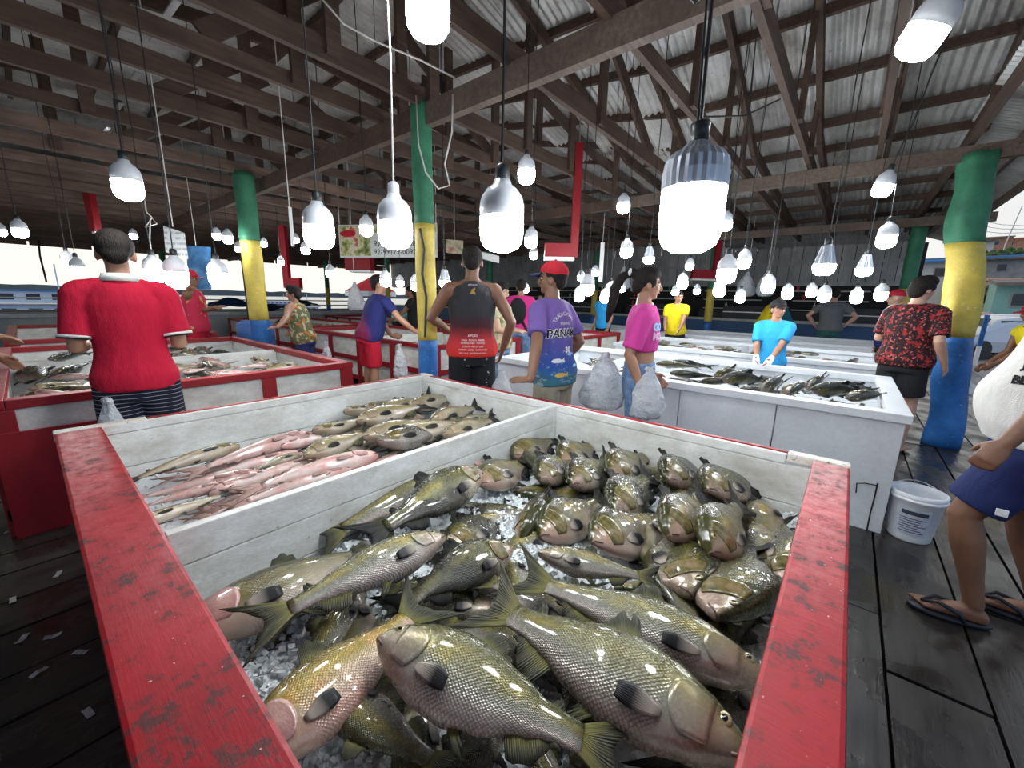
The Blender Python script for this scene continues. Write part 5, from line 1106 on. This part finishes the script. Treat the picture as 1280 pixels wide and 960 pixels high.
# --- black and red tank top
p8 = person('tall man in a black and red tank top seen from behind', (-2.46, 2.42), 48, 1.82, 1.06, 0, 1, 'skin_brown_', 'c_tank8', .87, tank=True, shorts='c_blackwhite', hair='short', head=(-8, 3), fine=True, armL=(-.20, .30, 1.06), armR=(.26, .05, .92), poles={'L': (-1, -.5, -.3), 'R': (.8, -.8, 0)})
decal(p8, 'shirt', 'APOIO', .026, 1.045, 180, 'c_print_white'); decal(p8, 'shirt', 'AMAZON', .016, 1.435, 180, 'c_print_white')
for i, (tx, zz) in enumerate((('CASA  PONTO  PRIME', 1.010), ('IRMAOS  NET  PONTES', .988), ('FORTE  PESCA  LAR', .962), ('NORTE  LIDER  GUARACAI', .936), ('MIX GAS  DISTRIBUIDORA', .908))): decal(p8, 'shirt', tx, .0185, zz, 180, 'c_print_white')
bm_ = MB().ball((0, 0, 0), (.012, .02, .001), 10, 4).ball((.012, .018, 0), (.008, .012, .001), 8, 4).ball((-.012, -.012, 0), (.009, .009, .001), 8, 4).ball((.014, -.014, 0), (.006, .013, .001), 8, 4).mesh('emblem'); decal(p8, 'shirt', '', .05, 1.385, 180, 'c_gold', name='emblem', mesh=bm_)
bag('white bag hanging beside the black tank top man', (-2.12, 2.42, .83), .20, .36, .14, .6, seed=4)
p9 = person('woman with glasses in a patterned blouse looking at a phone', (-3.30, 3.72), -78, 1.60, 1.08, .02, 0, 'skin_light', 'c_camo', .86, .5, shorts='c_jeans', leg=1.9, hair='bun', head=(0, 10), armR=(.12, .34, 1.12), armL=(-.12, .30, 1.10))
for sx in (-1, 1): MB().tube([p9['head']((sx*.031+.021*math.cos(a), .096, 1.613+.017*math.sin(a))) for a in [k_*math.pi/6 for k_ in range(13)]], .0025, 6).build('glasses', 'eye_dark', p9['root'], True)
o = bevelled((0, 0, 0), (.075, .010, .15), .004).build('phone', 'eye_dark'); wp = p9['M'] @ Vector((.08, .42, 1.17)); o.location = wp; o.rotation_euler = (.5, .2, -1.2); tag(o, 'black phone in the hand of the woman with glasses', 'phone')
p10 = person('man in a hot pink shirt with a black backpack', (-4.28, 5.35), 25, 1.72, 1.05, 0, 0, 'skin_tan', 'c_hotpink', .86, .6, shorts='c_jeans', leg=1.9, hair='short', head=(10, 0), armR=(.2, .25, 1.05))
bk = MB(); bk.ball((0, -.20, 1.22), (.15, .11, .22), 16, 10); o = link('backpack', remesh(bk, .02, 1, 'backpack', 'c_black')); o.matrix_world = p10['M']; tag(o, 'black backpack worn over a hot pink shirt', 'backpack')
q = PY(676, 366, 8.2); person('woman in a black floral top far behind the red cap man', (q.x, q.y), -150, 1.56, 1.0, 0, 0, 'skin_light', 'c_floral', .86, .5, hair='bun', head=(0, 0))
# --- purple fishing shirt
hand12 = PY(656, 476, 1.99)
p12 = person('man in a red cap and purple fishing shirt leaning on the front stall', (-1.62, 2.44), 92, 1.66, 1.10, .05, 6, 'skin_brown_', 'c_purple', .83, .78, shorts='c_khaki', leg=.95, hair='short', cap=('c_capred', 'fwd', 'c_capnavy'), head=(20, -4), fine=True, armL=W_(hand12.x+.05, 1.98, .835), armR=(.24, .1, .95), poles={'L': (-.5, -1, .2)}, hd={'L': (-.25, .95, -.10)}, grip=(.4, .12))
decal(p12, 'shirt', 'PANAMA', .078, 1.215, 195, 'c_print_white', bold=.007); decal(p12, 'shirt', 'PANAMA', .078, 1.215, 195, 'c_ink', lift=.0055, bold=.0015); decal(p12, 'shirt', '30', .06, 1.09, 195, 'c_print_white', .02, bold=.003); decal(p12, 'shirt', 'FISHING', .03, 1.285, 195, 'c_print_white')
for i, ch in enumerate('TRADICIONAL'): a = math.radians(150-i*12); decal(p12, 'shirt', ch, .038, 1.26+.095*math.sin(a), 195, 'c_print_white', .115*math.cos(a), tilt=math.degrees(a)-90)
def flatfish(L_): return MB().add([(-.5*L_, 0, 0), (-.3*L_, .13*L_, 0), (.1*L_, .14*L_, 0), (.3*L_, .04*L_, 0), (.5*L_, .15*L_, 0), (.45*L_, 0, 0), (.5*L_, -.15*L_, 0), (.3*L_, -.04*L_, 0), (.1*L_, -.14*L_, 0), (-.3*L_, -.13*L_, 0)], [tuple(range(10))]).mesh('printed_fish')
for (zz, dx, L_, mt, az) in ((.915, -.02, .12, 'c_gold', 215), (1.02, -.02, .11, 'c_print_white', 220), (1.06, .04, .09, 'c_print_blue', 190), (.97, .06, .08, 'c_print_blue', 185)): decal(p12, 'shirt', '', .08, zz, az, mt, dx, 'printed_fish', flatfish(L_))
# --- girl in pink
p13 = person('girl with a long ponytail in a pink cropped t-shirt and jeans', (-1.10, 2.74), -66, 1.63, .94, .0, 0, 'skin_tan', 'c_magenta', 1.135, .86, shorts='c_jeans', leg=1.9, hair='pony', head=(14, 2), fine=True, armR=(.215, .02, .885), armL=(-.20, .12, .93), waist_top=1.055, grip=(.35, .9))
decal(p13, 'shirt', 'GOOD', .074, 1.315, 20, 'c_print_blue', bold=.004); decal(p13, 'shirt', 'MOOD', .070, 1.25, 20, 'c_print_pale', bold=.004)
b0 = PD(813, 459, 2.52); bag('white plastic bag hanging from the hand of the girl in pink', b0, .21, .33, .14, .8, seed=5)
b0 = PD(757, 440, 2.9); bag('big pale bag behind the girl in pink', b0, .30, .42, .2, .6, seed=6)
# --- boy in blue
p14 = person('boy in a bright blue t-shirt and black cap behind the white stall', (-.62, 5.28), 178, 1.45, .95, 0, 4, 'skin_tan', 'c_azure', .86, .78, shorts='c_black', hair='short', cap=('c_black', 'fwd', 'c_black'), head=(38, -2), armR=(.10, .36, 1.0), armL=(-.06, .40, .99), fine=True)
for key in ('R', 'L'):
    sh, E, Wp = p14['arms'][key]; d = (Wp-E).normalized(); MB().tube([Wp-d*.03, Wp+d*.03, Wp+d*.09, Wp+d*.13], [.034, .040, .042, .026], 12, round_ends=True).build('glove', 'glove', p14['root'], True)
q = PY(849, 366, 7.95); p15 = person('man in a yellow t-shirt sorting fish at the white stall', (q.x, q.y), 190, 1.63, 1.05, .02, 10, 'skin_tan', 'c_yellow', .86, .62, hair='short', head=(25, 12), armR=(.15, .3, .95), armL=(-.12, .50, .90))
q = PY(958, 366, 10.6); person('person in a yellow t-shirt bending behind the boy', (q.x, q.y), -62, 1.72, 1.08, .02, 25, 'skin_tan', 'c_yellow', .88, .62, hair='short', head=(0, 12), armR=(.2, .4, .85))
q = PY(990, 372, 11.0); person('person in a teal shirt bending behind the boy', (q.x, q.y), 80, 1.70, 1.1, 0, 28, 'skin_tan', 'c_teal', .88, .62, hair='short', head=(0, 5))
p18 = person('man in a grey t-shirt with hands on hips seen from behind', (-.30, 10.45), 8, 1.74, 1.12, .02, 0, 'skin_light', 'c_grey', .90, .62, shorts='c_green', hair='short', armR=(.24, .06, 1.0), armL=(-.24, .06, 1.0), poles={'R': (1, -.4, 0), 'L': (-1, -.4, 0)}, head=(0, 8))
# --- man in dotted shirt at the trunk pillar
p19 = person('large person in a black and red dotted shirt walking by the trunk pillar', (.46, 5.42), -28, 1.69, 1.18, .05, 3, 'skin_light', 'c_dots', .86, .84, shorts='c_black', leg=.8, hair='full', head=(-22, 4), fine=True, armR=(.27, .08, .92), armL=(-.22, .30, 1.14), legs=[((.10, .05, .49), (.12, -.02, .085), 0), ((-.08, -.02, .48), (-.10, -.30, .12), 0)])
q = PY(1122, 364, 8.1); person('person in a red cap half hidden behind the dotted shirt', (q.x, q.y), 100, 1.64, 1.0, 0, 0, 'skin_light', 'c_navy', .86, .6, cap=('c_capred', 'fwd', 'c_capred'), hair=None)
# --- man cut by the right edge
p21 = person('man in a white t-shirt, navy shorts and flip-flops at the right edge', (.70, 2.66), 84, 1.70, 1.22, .09, -4, 'skin_brown_', 'c_white', .86, .75, shorts='c_navyshort', leg=.86, hair='short', fine=True, armL=W_(*PD(1256, 556, 1.5)), armR=(.24, -.12, .92), legs=[((.11, -.02, .50), (.11, -.14, .095), 0), ((-.11, .17, .51), (-.12, .07, .095), 10)], grip=(.6, 1.5))
decal(p21, 'shirt', 'JESUS', .06, 1.22, -62, 'c_ink', tilt=12, bold=.002); decal(p21, 'shirt', 'BELEM', .045, 1.14, -58, 'c_ink', tilt=6, bold=.003)
for i in (0, 1):
    an = p21['legs'][i][2]; ft = (0, 14)[i]; fd = Matrix.Rotation(math.radians(ft), 3, 'Z') @ Vector((0, 1, 0)); sd = Vector((fd.y, -fd.x, 0)); b0 = Vector((an.x, an.y, an.z-.085)); n = 24; rings = []
    for zz, g_ in ((-.006, .97), (-.004, 1.0), (.008, 1.0), (.010, .97)):
        rings.append([b0+fd*(.068+.145*g_*math.cos(a))+sd*(.052*g_*math.sin(a)*(1+.18*math.cos(a)))+Vector((0, 0, zz)) for a in [k_*2*math.pi/n for k_ in range(n)]])
    sl = MB().loft(rings).build('flip_flop', 'sandal', p21['root'], True)
    for s_ in (-1, 1): MB().tube([b0+fd*.165+sd*.008+Vector((0, 0, .03)), b0+fd*.12+sd*s_*.025+Vector((0, 0, .064)), b0+fd*.05+sd*s_*.046+Vector((0, 0, .045)), b0+fd*.03+sd*s_*.048+Vector((0, 0, .008))], [.007, .009, .010, .008], 8).build('strap', 'sandal', sl, True)
bevelled((-.24, .085, .60), (.012, .035, .03), .003).build('hem_tag', 'c_print_white', p21['shorts'])
p22 = person('person in a yellow shirt and dark red cap at the right edge behind', (1.66, 6.95), 110, 1.50, 1.05, 0, 22, 'skin_brown_', 'c_yellow', .84, .3, cap=('c_capred', 'fwd', 'c_capred'), hair=None, armL=W_(*PD(1214, 474, 4.4)), armR=(.2, .4, .9), head=(0, 5))
bag('small white bag held out beside the trunk pillar', PD(1212, 476, 4.4), .16, .16, .1, 0, seed=7)
q = PY(757, 360, 8.1); person('person in a blue jersey behind the pink fish heap', (q.x, q.y), 160, 1.66, 1.05, 0, 5, 'skin_tan', 'c_azure', .86, .55, hair='short')
# ================================================================ bucket, signs, banner, bags, tarpaulin
q = P(1127, 680, 0); t = thing('bucket', 'white plastic bucket with a grey label at the corner of the white stall', 'bucket', (.478, 3.34, 0), 0, None, .82)
plain('bucket_white', (.74, .77, .80), .35, 0, .04); plain('label_blue', (.42, .48, .56), .5, 0, .2, 30); plain('label_dark', (.04, .04, .06), .5)
pr_ = [(.118, 0), (.124, .012), (.152, .33), (.160, .335), (.162, .375), (.152, .378), (.146, .33), (.112, .012)]
n = 32; rings = [[Vector((math.cos(k_*2*math.pi/n)*r_, math.sin(k_*2*math.pi/n)*r_, z_)) for k_ in range(n)] for r_, z_ in pr_]; MB().loft(rings).build('pail', 'bucket_white', t, True)
MB().loft([[Vector((math.cos(k_*2*math.pi/n)*r_, math.sin(k_*2*math.pi/n)*r_, z_)) for k_ in range(n)] for r_, z_ in ((.156, .318), (.166, .322), (.166, .340), (.158, .344), (.156, .318))], False).build('rim_band', 'bucket_white', t, True)
def wrap(a0, a1, z0, z1, off=.002):
    return MB().sheet(lambda u, v: ((.124+(z0+(z1-z0)*v-.012)*.088+off)*math.cos(a0+(a1-a0)*u), (.124+(z0+(z1-z0)*v-.012)*.088+off)*math.sin(a0+(a1-a0)*u), z0+(z1-z0)*v), 14, 2, .0015)
ac = math.atan2(-3.28, -.46)+.15
wrap(ac-.75, ac+.55, .06, .27).build('label', 'label_blue', t); wrap(ac-.58, ac+.42, .225, .255, .004).build('label_heading', 'label_dark', t)
for i in range(7): wrap(ac-.62, ac+.42-(i % 3)*.12, .085+i*.018, .090+i*.018, .004).build('label_line', 'label_dark', t)
MB().tube([(.16*math.cos(a), .16*math.sin(a), .30-.10*math.sin((a-ac+1.57)*1.0)) for a in [ac+1.5+k_*.33 for k_ in range(10)]], .004, 6).build('handle', 'bracket_metal', t, True)
# banner with phone numbers
plain('banner_white', (.62, .64, .62), .5, 0, .06, 3)
k = NT('banner_print'); co = k.coord(); n1 = k.noise(co, 4, 4); k.set(Base_Color=k.ramp(n1, [(.38, (.06, .10, .03)), (.47, (.35, .36, .08)), (.54, (.62, .60, .45)), (.62, (.5, .08, .04))]), Roughness=.5)
a = PD(425, 285, 7.2); b_ = PD(545, 318, 6.9); mid = (a+b_)/2; ang = math.atan2(b_.y-a.y, b_.x-a.x)
t = thing('banner', 'fish shop banner with two phone numbers hanging below the roof', 'banner', mid, ang); Wd = (b_-a).length
rot = Matrix.Rotation(-math.atan2(a.z-b_.z, (b_-a).xy.length)*-1, 4, 'Y'); MB().box((0, 0, 0), (Wd, .012, .56)).build('sheet', 'banner_white', t)
MB().box((-Wd*.33, -.009, .0), (Wd*.32, .006, .50)).build('fish_picture', 'banner_print', t); MB().box((0, -.009, .20), (Wd*.98, .005, .12)).build('green_strip', 'banner_print', t)
MB().ball((-Wd*.40, -.016, .13), (.16, .006, .06), 14, 8).build('red_badge', 'c_capred', t)
for i, tx in enumerate(('92.99457-4208', '92-99179-0097')):
    me = text_mesh(tx, .135); o = link('phone_number', me, t); me.materials.append(MATS['c_ink']); o.matrix_basis = Matrix.Translation((Wd*.08, -.012, -.05-.14*i)) @ Matrix.Rotation(math.pi/2, 4, 'X')
for s_ in (-1, 1): MB().tube([(s_*Wd*.49, 0, .2), (s_*Wd*.49, 0, roof_z(mid.x, mid.y)-mid.z)], .006, 6).build('string', 'cord_white', t)
# red hanging post signs
def post_sign(label, px, py0, py1, d, arm, wpx=10):
    a, b_ = PD(px, py0, d), PD(px, py1, d); h = a.z-b_.z; t = thing('post_sign', label, 'sign', (b_.x, b_.y, b_.z), YAW, 'red post signs'); w_ = wpx*d/FPX
    MB().box((0, 0, h/2), (w_, w_, h)).build('hanger', 'red_frame', t); MB().box((arm/2 if arm > 0 else arm/2, 0, w_*.9), (abs(arm), w_*1.2, w_*1.8)).build('box', 'red_frame', t); MB().box((arm/2, 0, -.02), (abs(arm), w_*1.3, .04)).build('lower_face', 'screen_white', t)
    MB().tube([(0, 0, h), (0, 0, h+max(.1, roof_z(a.x, a.y)-a.z))], .01, 6).build('wire', 'rope_steel', t)
post_sign('red post sign with white underside in the middle', 717, 190, 322, 5.2, -.38, 9)
post_sign('red post sign at the left over the red stalls', 360, 285, 360, 9, .30, 7); post_sign('red post sign behind the navy shirt man', 440, 320, 338, 7.8, .4, 12)
post_sign('red post sign before the kiosks', 893, 300, 349, 9.5, -.55, 6); post_sign('thin red post high at the left', 120, 236, 290, 7, .05, 8)
# paper and posters
def sheet_px(name, label, cat, pts, d, mat, dd=(0, 0, 0, 0), hang=True):
    q = [PD(x, y, d+e) for (x, y), e in zip(pts, dd)]; c_ = sum(q, Vector())/4; nn = (q[1]-q[0]).cross(q[3]-q[0]).normalized()*.006; vs = [p-c_ for p in q]+[p-c_+nn for p in q]
    o = MB().add(vs, [(0, 1, 2, 3), (7, 6, 5, 4), (0, 4, 5, 1), (1, 5, 6, 2), (2, 6, 7, 3), (3, 7, 4, 0)]).build(name, mat); o.location = c_; top = max(p.z for p in q)-c_.z-.01
    MB().tube([(0, 0, top), (0, 0, max(roof_z(c_.x, c_.y)-c_.z, top+.1))], .004, 5).build('string', 'cord_white', o); return tag(o, label, cat)
k = NT('printed_paper'); co = k.coord('Object', (1, 1, 1)); s_ = axis(k, co, 2); st = k.math('FRACT', k.math('MULTIPLY', s_, 24.0)); n1 = k.noise(k.coord('Object', (60, 60, 8)), 1, 2); k.set(Base_Color=k.mix(k.math('MULTIPLY', k.ramp(st, [(.5, 0.0), (.6, 1.0)]), k.ramp(n1, [(.42, 0.0), (.5, .6)])), (.62, .64, .63), (.2, .2, .2)), Roughness=.7)
sheet_px('notice_sheet', 'printed white notice sheet hanging above the red polo man', 'notice', [(204, 282), (230, 291), (235, 324), (207, 315)], 3.2, 'printed_paper')
k = NT('poster_blue'); n1 = k.noise(k.coord(), 3, 5); k.set(Base_Color=k.ramp(n1, [(.35, (.02, .06, .16)), (.55, (.08, .24, .48)), (.7, (.35, .42, .5))]), Roughness=.5)
sheet_px('poster', 'blue picture poster behind the arms folded man', 'poster', [(233, 307), (263, 309), (264, 362), (235, 362)], 6.2, 'poster_blue')
k = NT('poster_mix'); n1 = k.noise(k.coord(), 5, 4); k.set(Base_Color=k.ramp(n1, [(.35, (.04, .12, .04)), (.5, (.5, .4, .3)), (.65, (.2, .05, .03))]), Roughness=.5)
sheet_px('poster', 'colourful picture board right of the central pillar', 'poster', [(557, 299), (579, 301), (579, 318), (557, 316)], 6.5, 'poster_mix')
sheet_px('notice_board', 'white narrow board hanging before the banner', 'board', [(360, 258), (364, 259), (368, 308), (364, 308)], 3.4, 'screen_white')
sheet_px('notice_board', 'long white pole board right of the red cap man', 'board', [(751, 303), (756, 303), (753, 352), (748, 352)], 7.5, 'screen_white')
sheet_px('kiosk_sign', 'white kiosk name board behind the black tank man', 'board', [(600, 314), (624, 320), (624, 329), (600, 323)], 7.0, 'screen_white')
# tarpaulin and counter by the river
cloth('tarp', None, (.012, .03, .075), .45)
bb = MB(); c_ = PX(330, 402, -8.9)
bb.sheet(lambda u, v: (-1.3+2.6*u, -.45+.9*v, .10+.16*math.sin(u*9)*math.sin(v*3.1)+.12*noise.noise(Vector((u*6, v*4, 1)))), 30, 12, .02)
o = bb.build('tarpaulin', 'tarp', None, True); o.location = (-12.8, 4.4, .98); o.rotation_euler = (0, 0, 1.4); tag(o, 'dark blue tarpaulin heaped on the river side counter', 'tarpaulin')
t = thing('river_counter', 'long grey counter along the river side', 'counter', (-13.0, 3.0, 0)); MB().box((0, 0, .42), (.7, 9, .84)).build('body', 'parapet_panel', t); MB().box((0, 0, .88), (.85, 9.2, .08)).build('worktop', 'parapet', t)
q = P(208, 470, .3); 
t = thing('barrel', 'dark blue barrel behind the arms folded man', 'barrel', (-8.0, 2.55, 0)); MB().lathe([(.26, 0), (.28, .02), (.29, .3), (.28, .32), (.29, .34), (.29, .6), (.28, .62), (.29, .64), (.27, .9), (.24, .92)], 20).build('drum', 'boat_blue', t, True); MB().lathe([(.2, .915), (.22, .94), (.05, .95)], 16).build('lid', 'boat_blue', t, True)
for i, (px, py, d, wd) in enumerate(((443, 365, 7.4, .35), (960, 350, 8.0, .3), (935, 352, 8.5, .35), (780, 345, 9, .3))):
    c_ = PD(px, py-12, d); bag(['white bag hanging before the river beside the navy shirt man', 'pale bag hanging above the boy', 'pale bag hanging left of the boy over the kiosks', 'grey bag hanging behind the ponytail'][i], c_, wd, .5, .2, .3, seed=20+i)
    MB().tube([(0, 0, -.01), (0, 0, max(.2, roof_z(c_.x, c_.y)-c_.z))], .005, 5).build('string', 'cord_white', bpy.data.objects[[o.name for o in bpy.data.objects if o.name.startswith('plastic_bag')][-1]])
# parasol by the river
t = thing('parasol', 'red and white market parasol behind the navy shirt man', 'parasol', (-24.0, 14.5, -1.0)); n = 10; vs = [(0, 0, 3.6)]+[(1.6*math.cos(k_*2*math.pi/n), 1.6*math.sin(k_*2*math.pi/n), 2.7) for k_ in range(n)]+[(1.6*math.cos(k_*2*math.pi/n), 1.6*math.sin(k_*2*math.pi/n), 2.4) for k_ in range(n)]
MB().add(vs, [(0, 1+k_, 1+(k_+1) % n) for k_ in range(n)]).build('canopy', 'c_capred', t); MB().add(vs, [(1+k_, 11+k_, 11+(k_+1) % n, 1+(k_+1) % n) for k_ in range(n)]).build('valance', 'screen_white', t); MB().tube([(0, 0, 0), (0, 0, 3.6)], .03).build('pole', 'screen_white', t)
# loose cables
def cable(label, pts, r_, mat):
    q = [Vector(p) for p in pts]; c_ = q[0]; o = MB().tube([p-c_ for p in q], r_, 6).build('cable', mat, None, True); o.location = c_; tag(o, label, 'cable', 'loose cables under the roof')
cable('white looping cable beside the central pillar', [PD(566, 118, 2.9), PD(565, 165, 2.9), PD(556, 205, 2.9), PD(562, 232, 2.9), PD(548, 236, 2.9), PD(532, 215, 2.95), PD(523, 180, 3.0), PD(520, 120, 3.05)], .006, 'cord_white')
cable('white cable crossing the roof at the top left', [PD(395, -10, 2.3), PD(430, 30, 2.4), PD(470, 52, 2.5), PD(525, 75, 2.7), PD(568, 97, 2.9)], .006, 'cord_white')
cable('tangled white cable knot left of the notice sheet', [PD(178, 235, 3.0), PD(183, 265, 3.0), PD(190, 272, 3.0), PD(182, 284, 3.0), PD(196, 280, 3.0), PD(188, 270, 3.02), PD(187, 300, 3.0), PD(190, 322, 3.0)], .005, 'cord_white')
cable('black cable strung below the corrugated roof', [PD(878, 146, 2.6), PD(930, 145, 3.0), PD(975, 124, 3.3)], .006, 'cord_black')
cable('dangling cable against the sky at the left', [PD(48, 300, 9), PD(50, 320, 9), PD(55, 340, 9), PD(58, 352, 9)], .02, 'cord_black')
bpy.data.scenes.remove(WORK)
# litter on the floor
plain('litter', (.45, .43, .42), .5)
for i, (x, y) in enumerate([(16, 750), (66, 795), (28, 798), (100, 815), (48, 840), (110, 890), (14, 664), (72, 718)]):
    q = P(x, y, .004); o = MB().sheet(lambda u, v: ((u-.5)*.05, (v-.5)*.02, .003*math.sin(u*7+i)), 4, 3, .002).build('paper_scrap', 'litter'); o.location = q; o.rotation_euler = (0, 0, i*1.3); tag(o, 'pale scrap on the dark floor at the lower left', 'scrap', 'scraps on the floor')
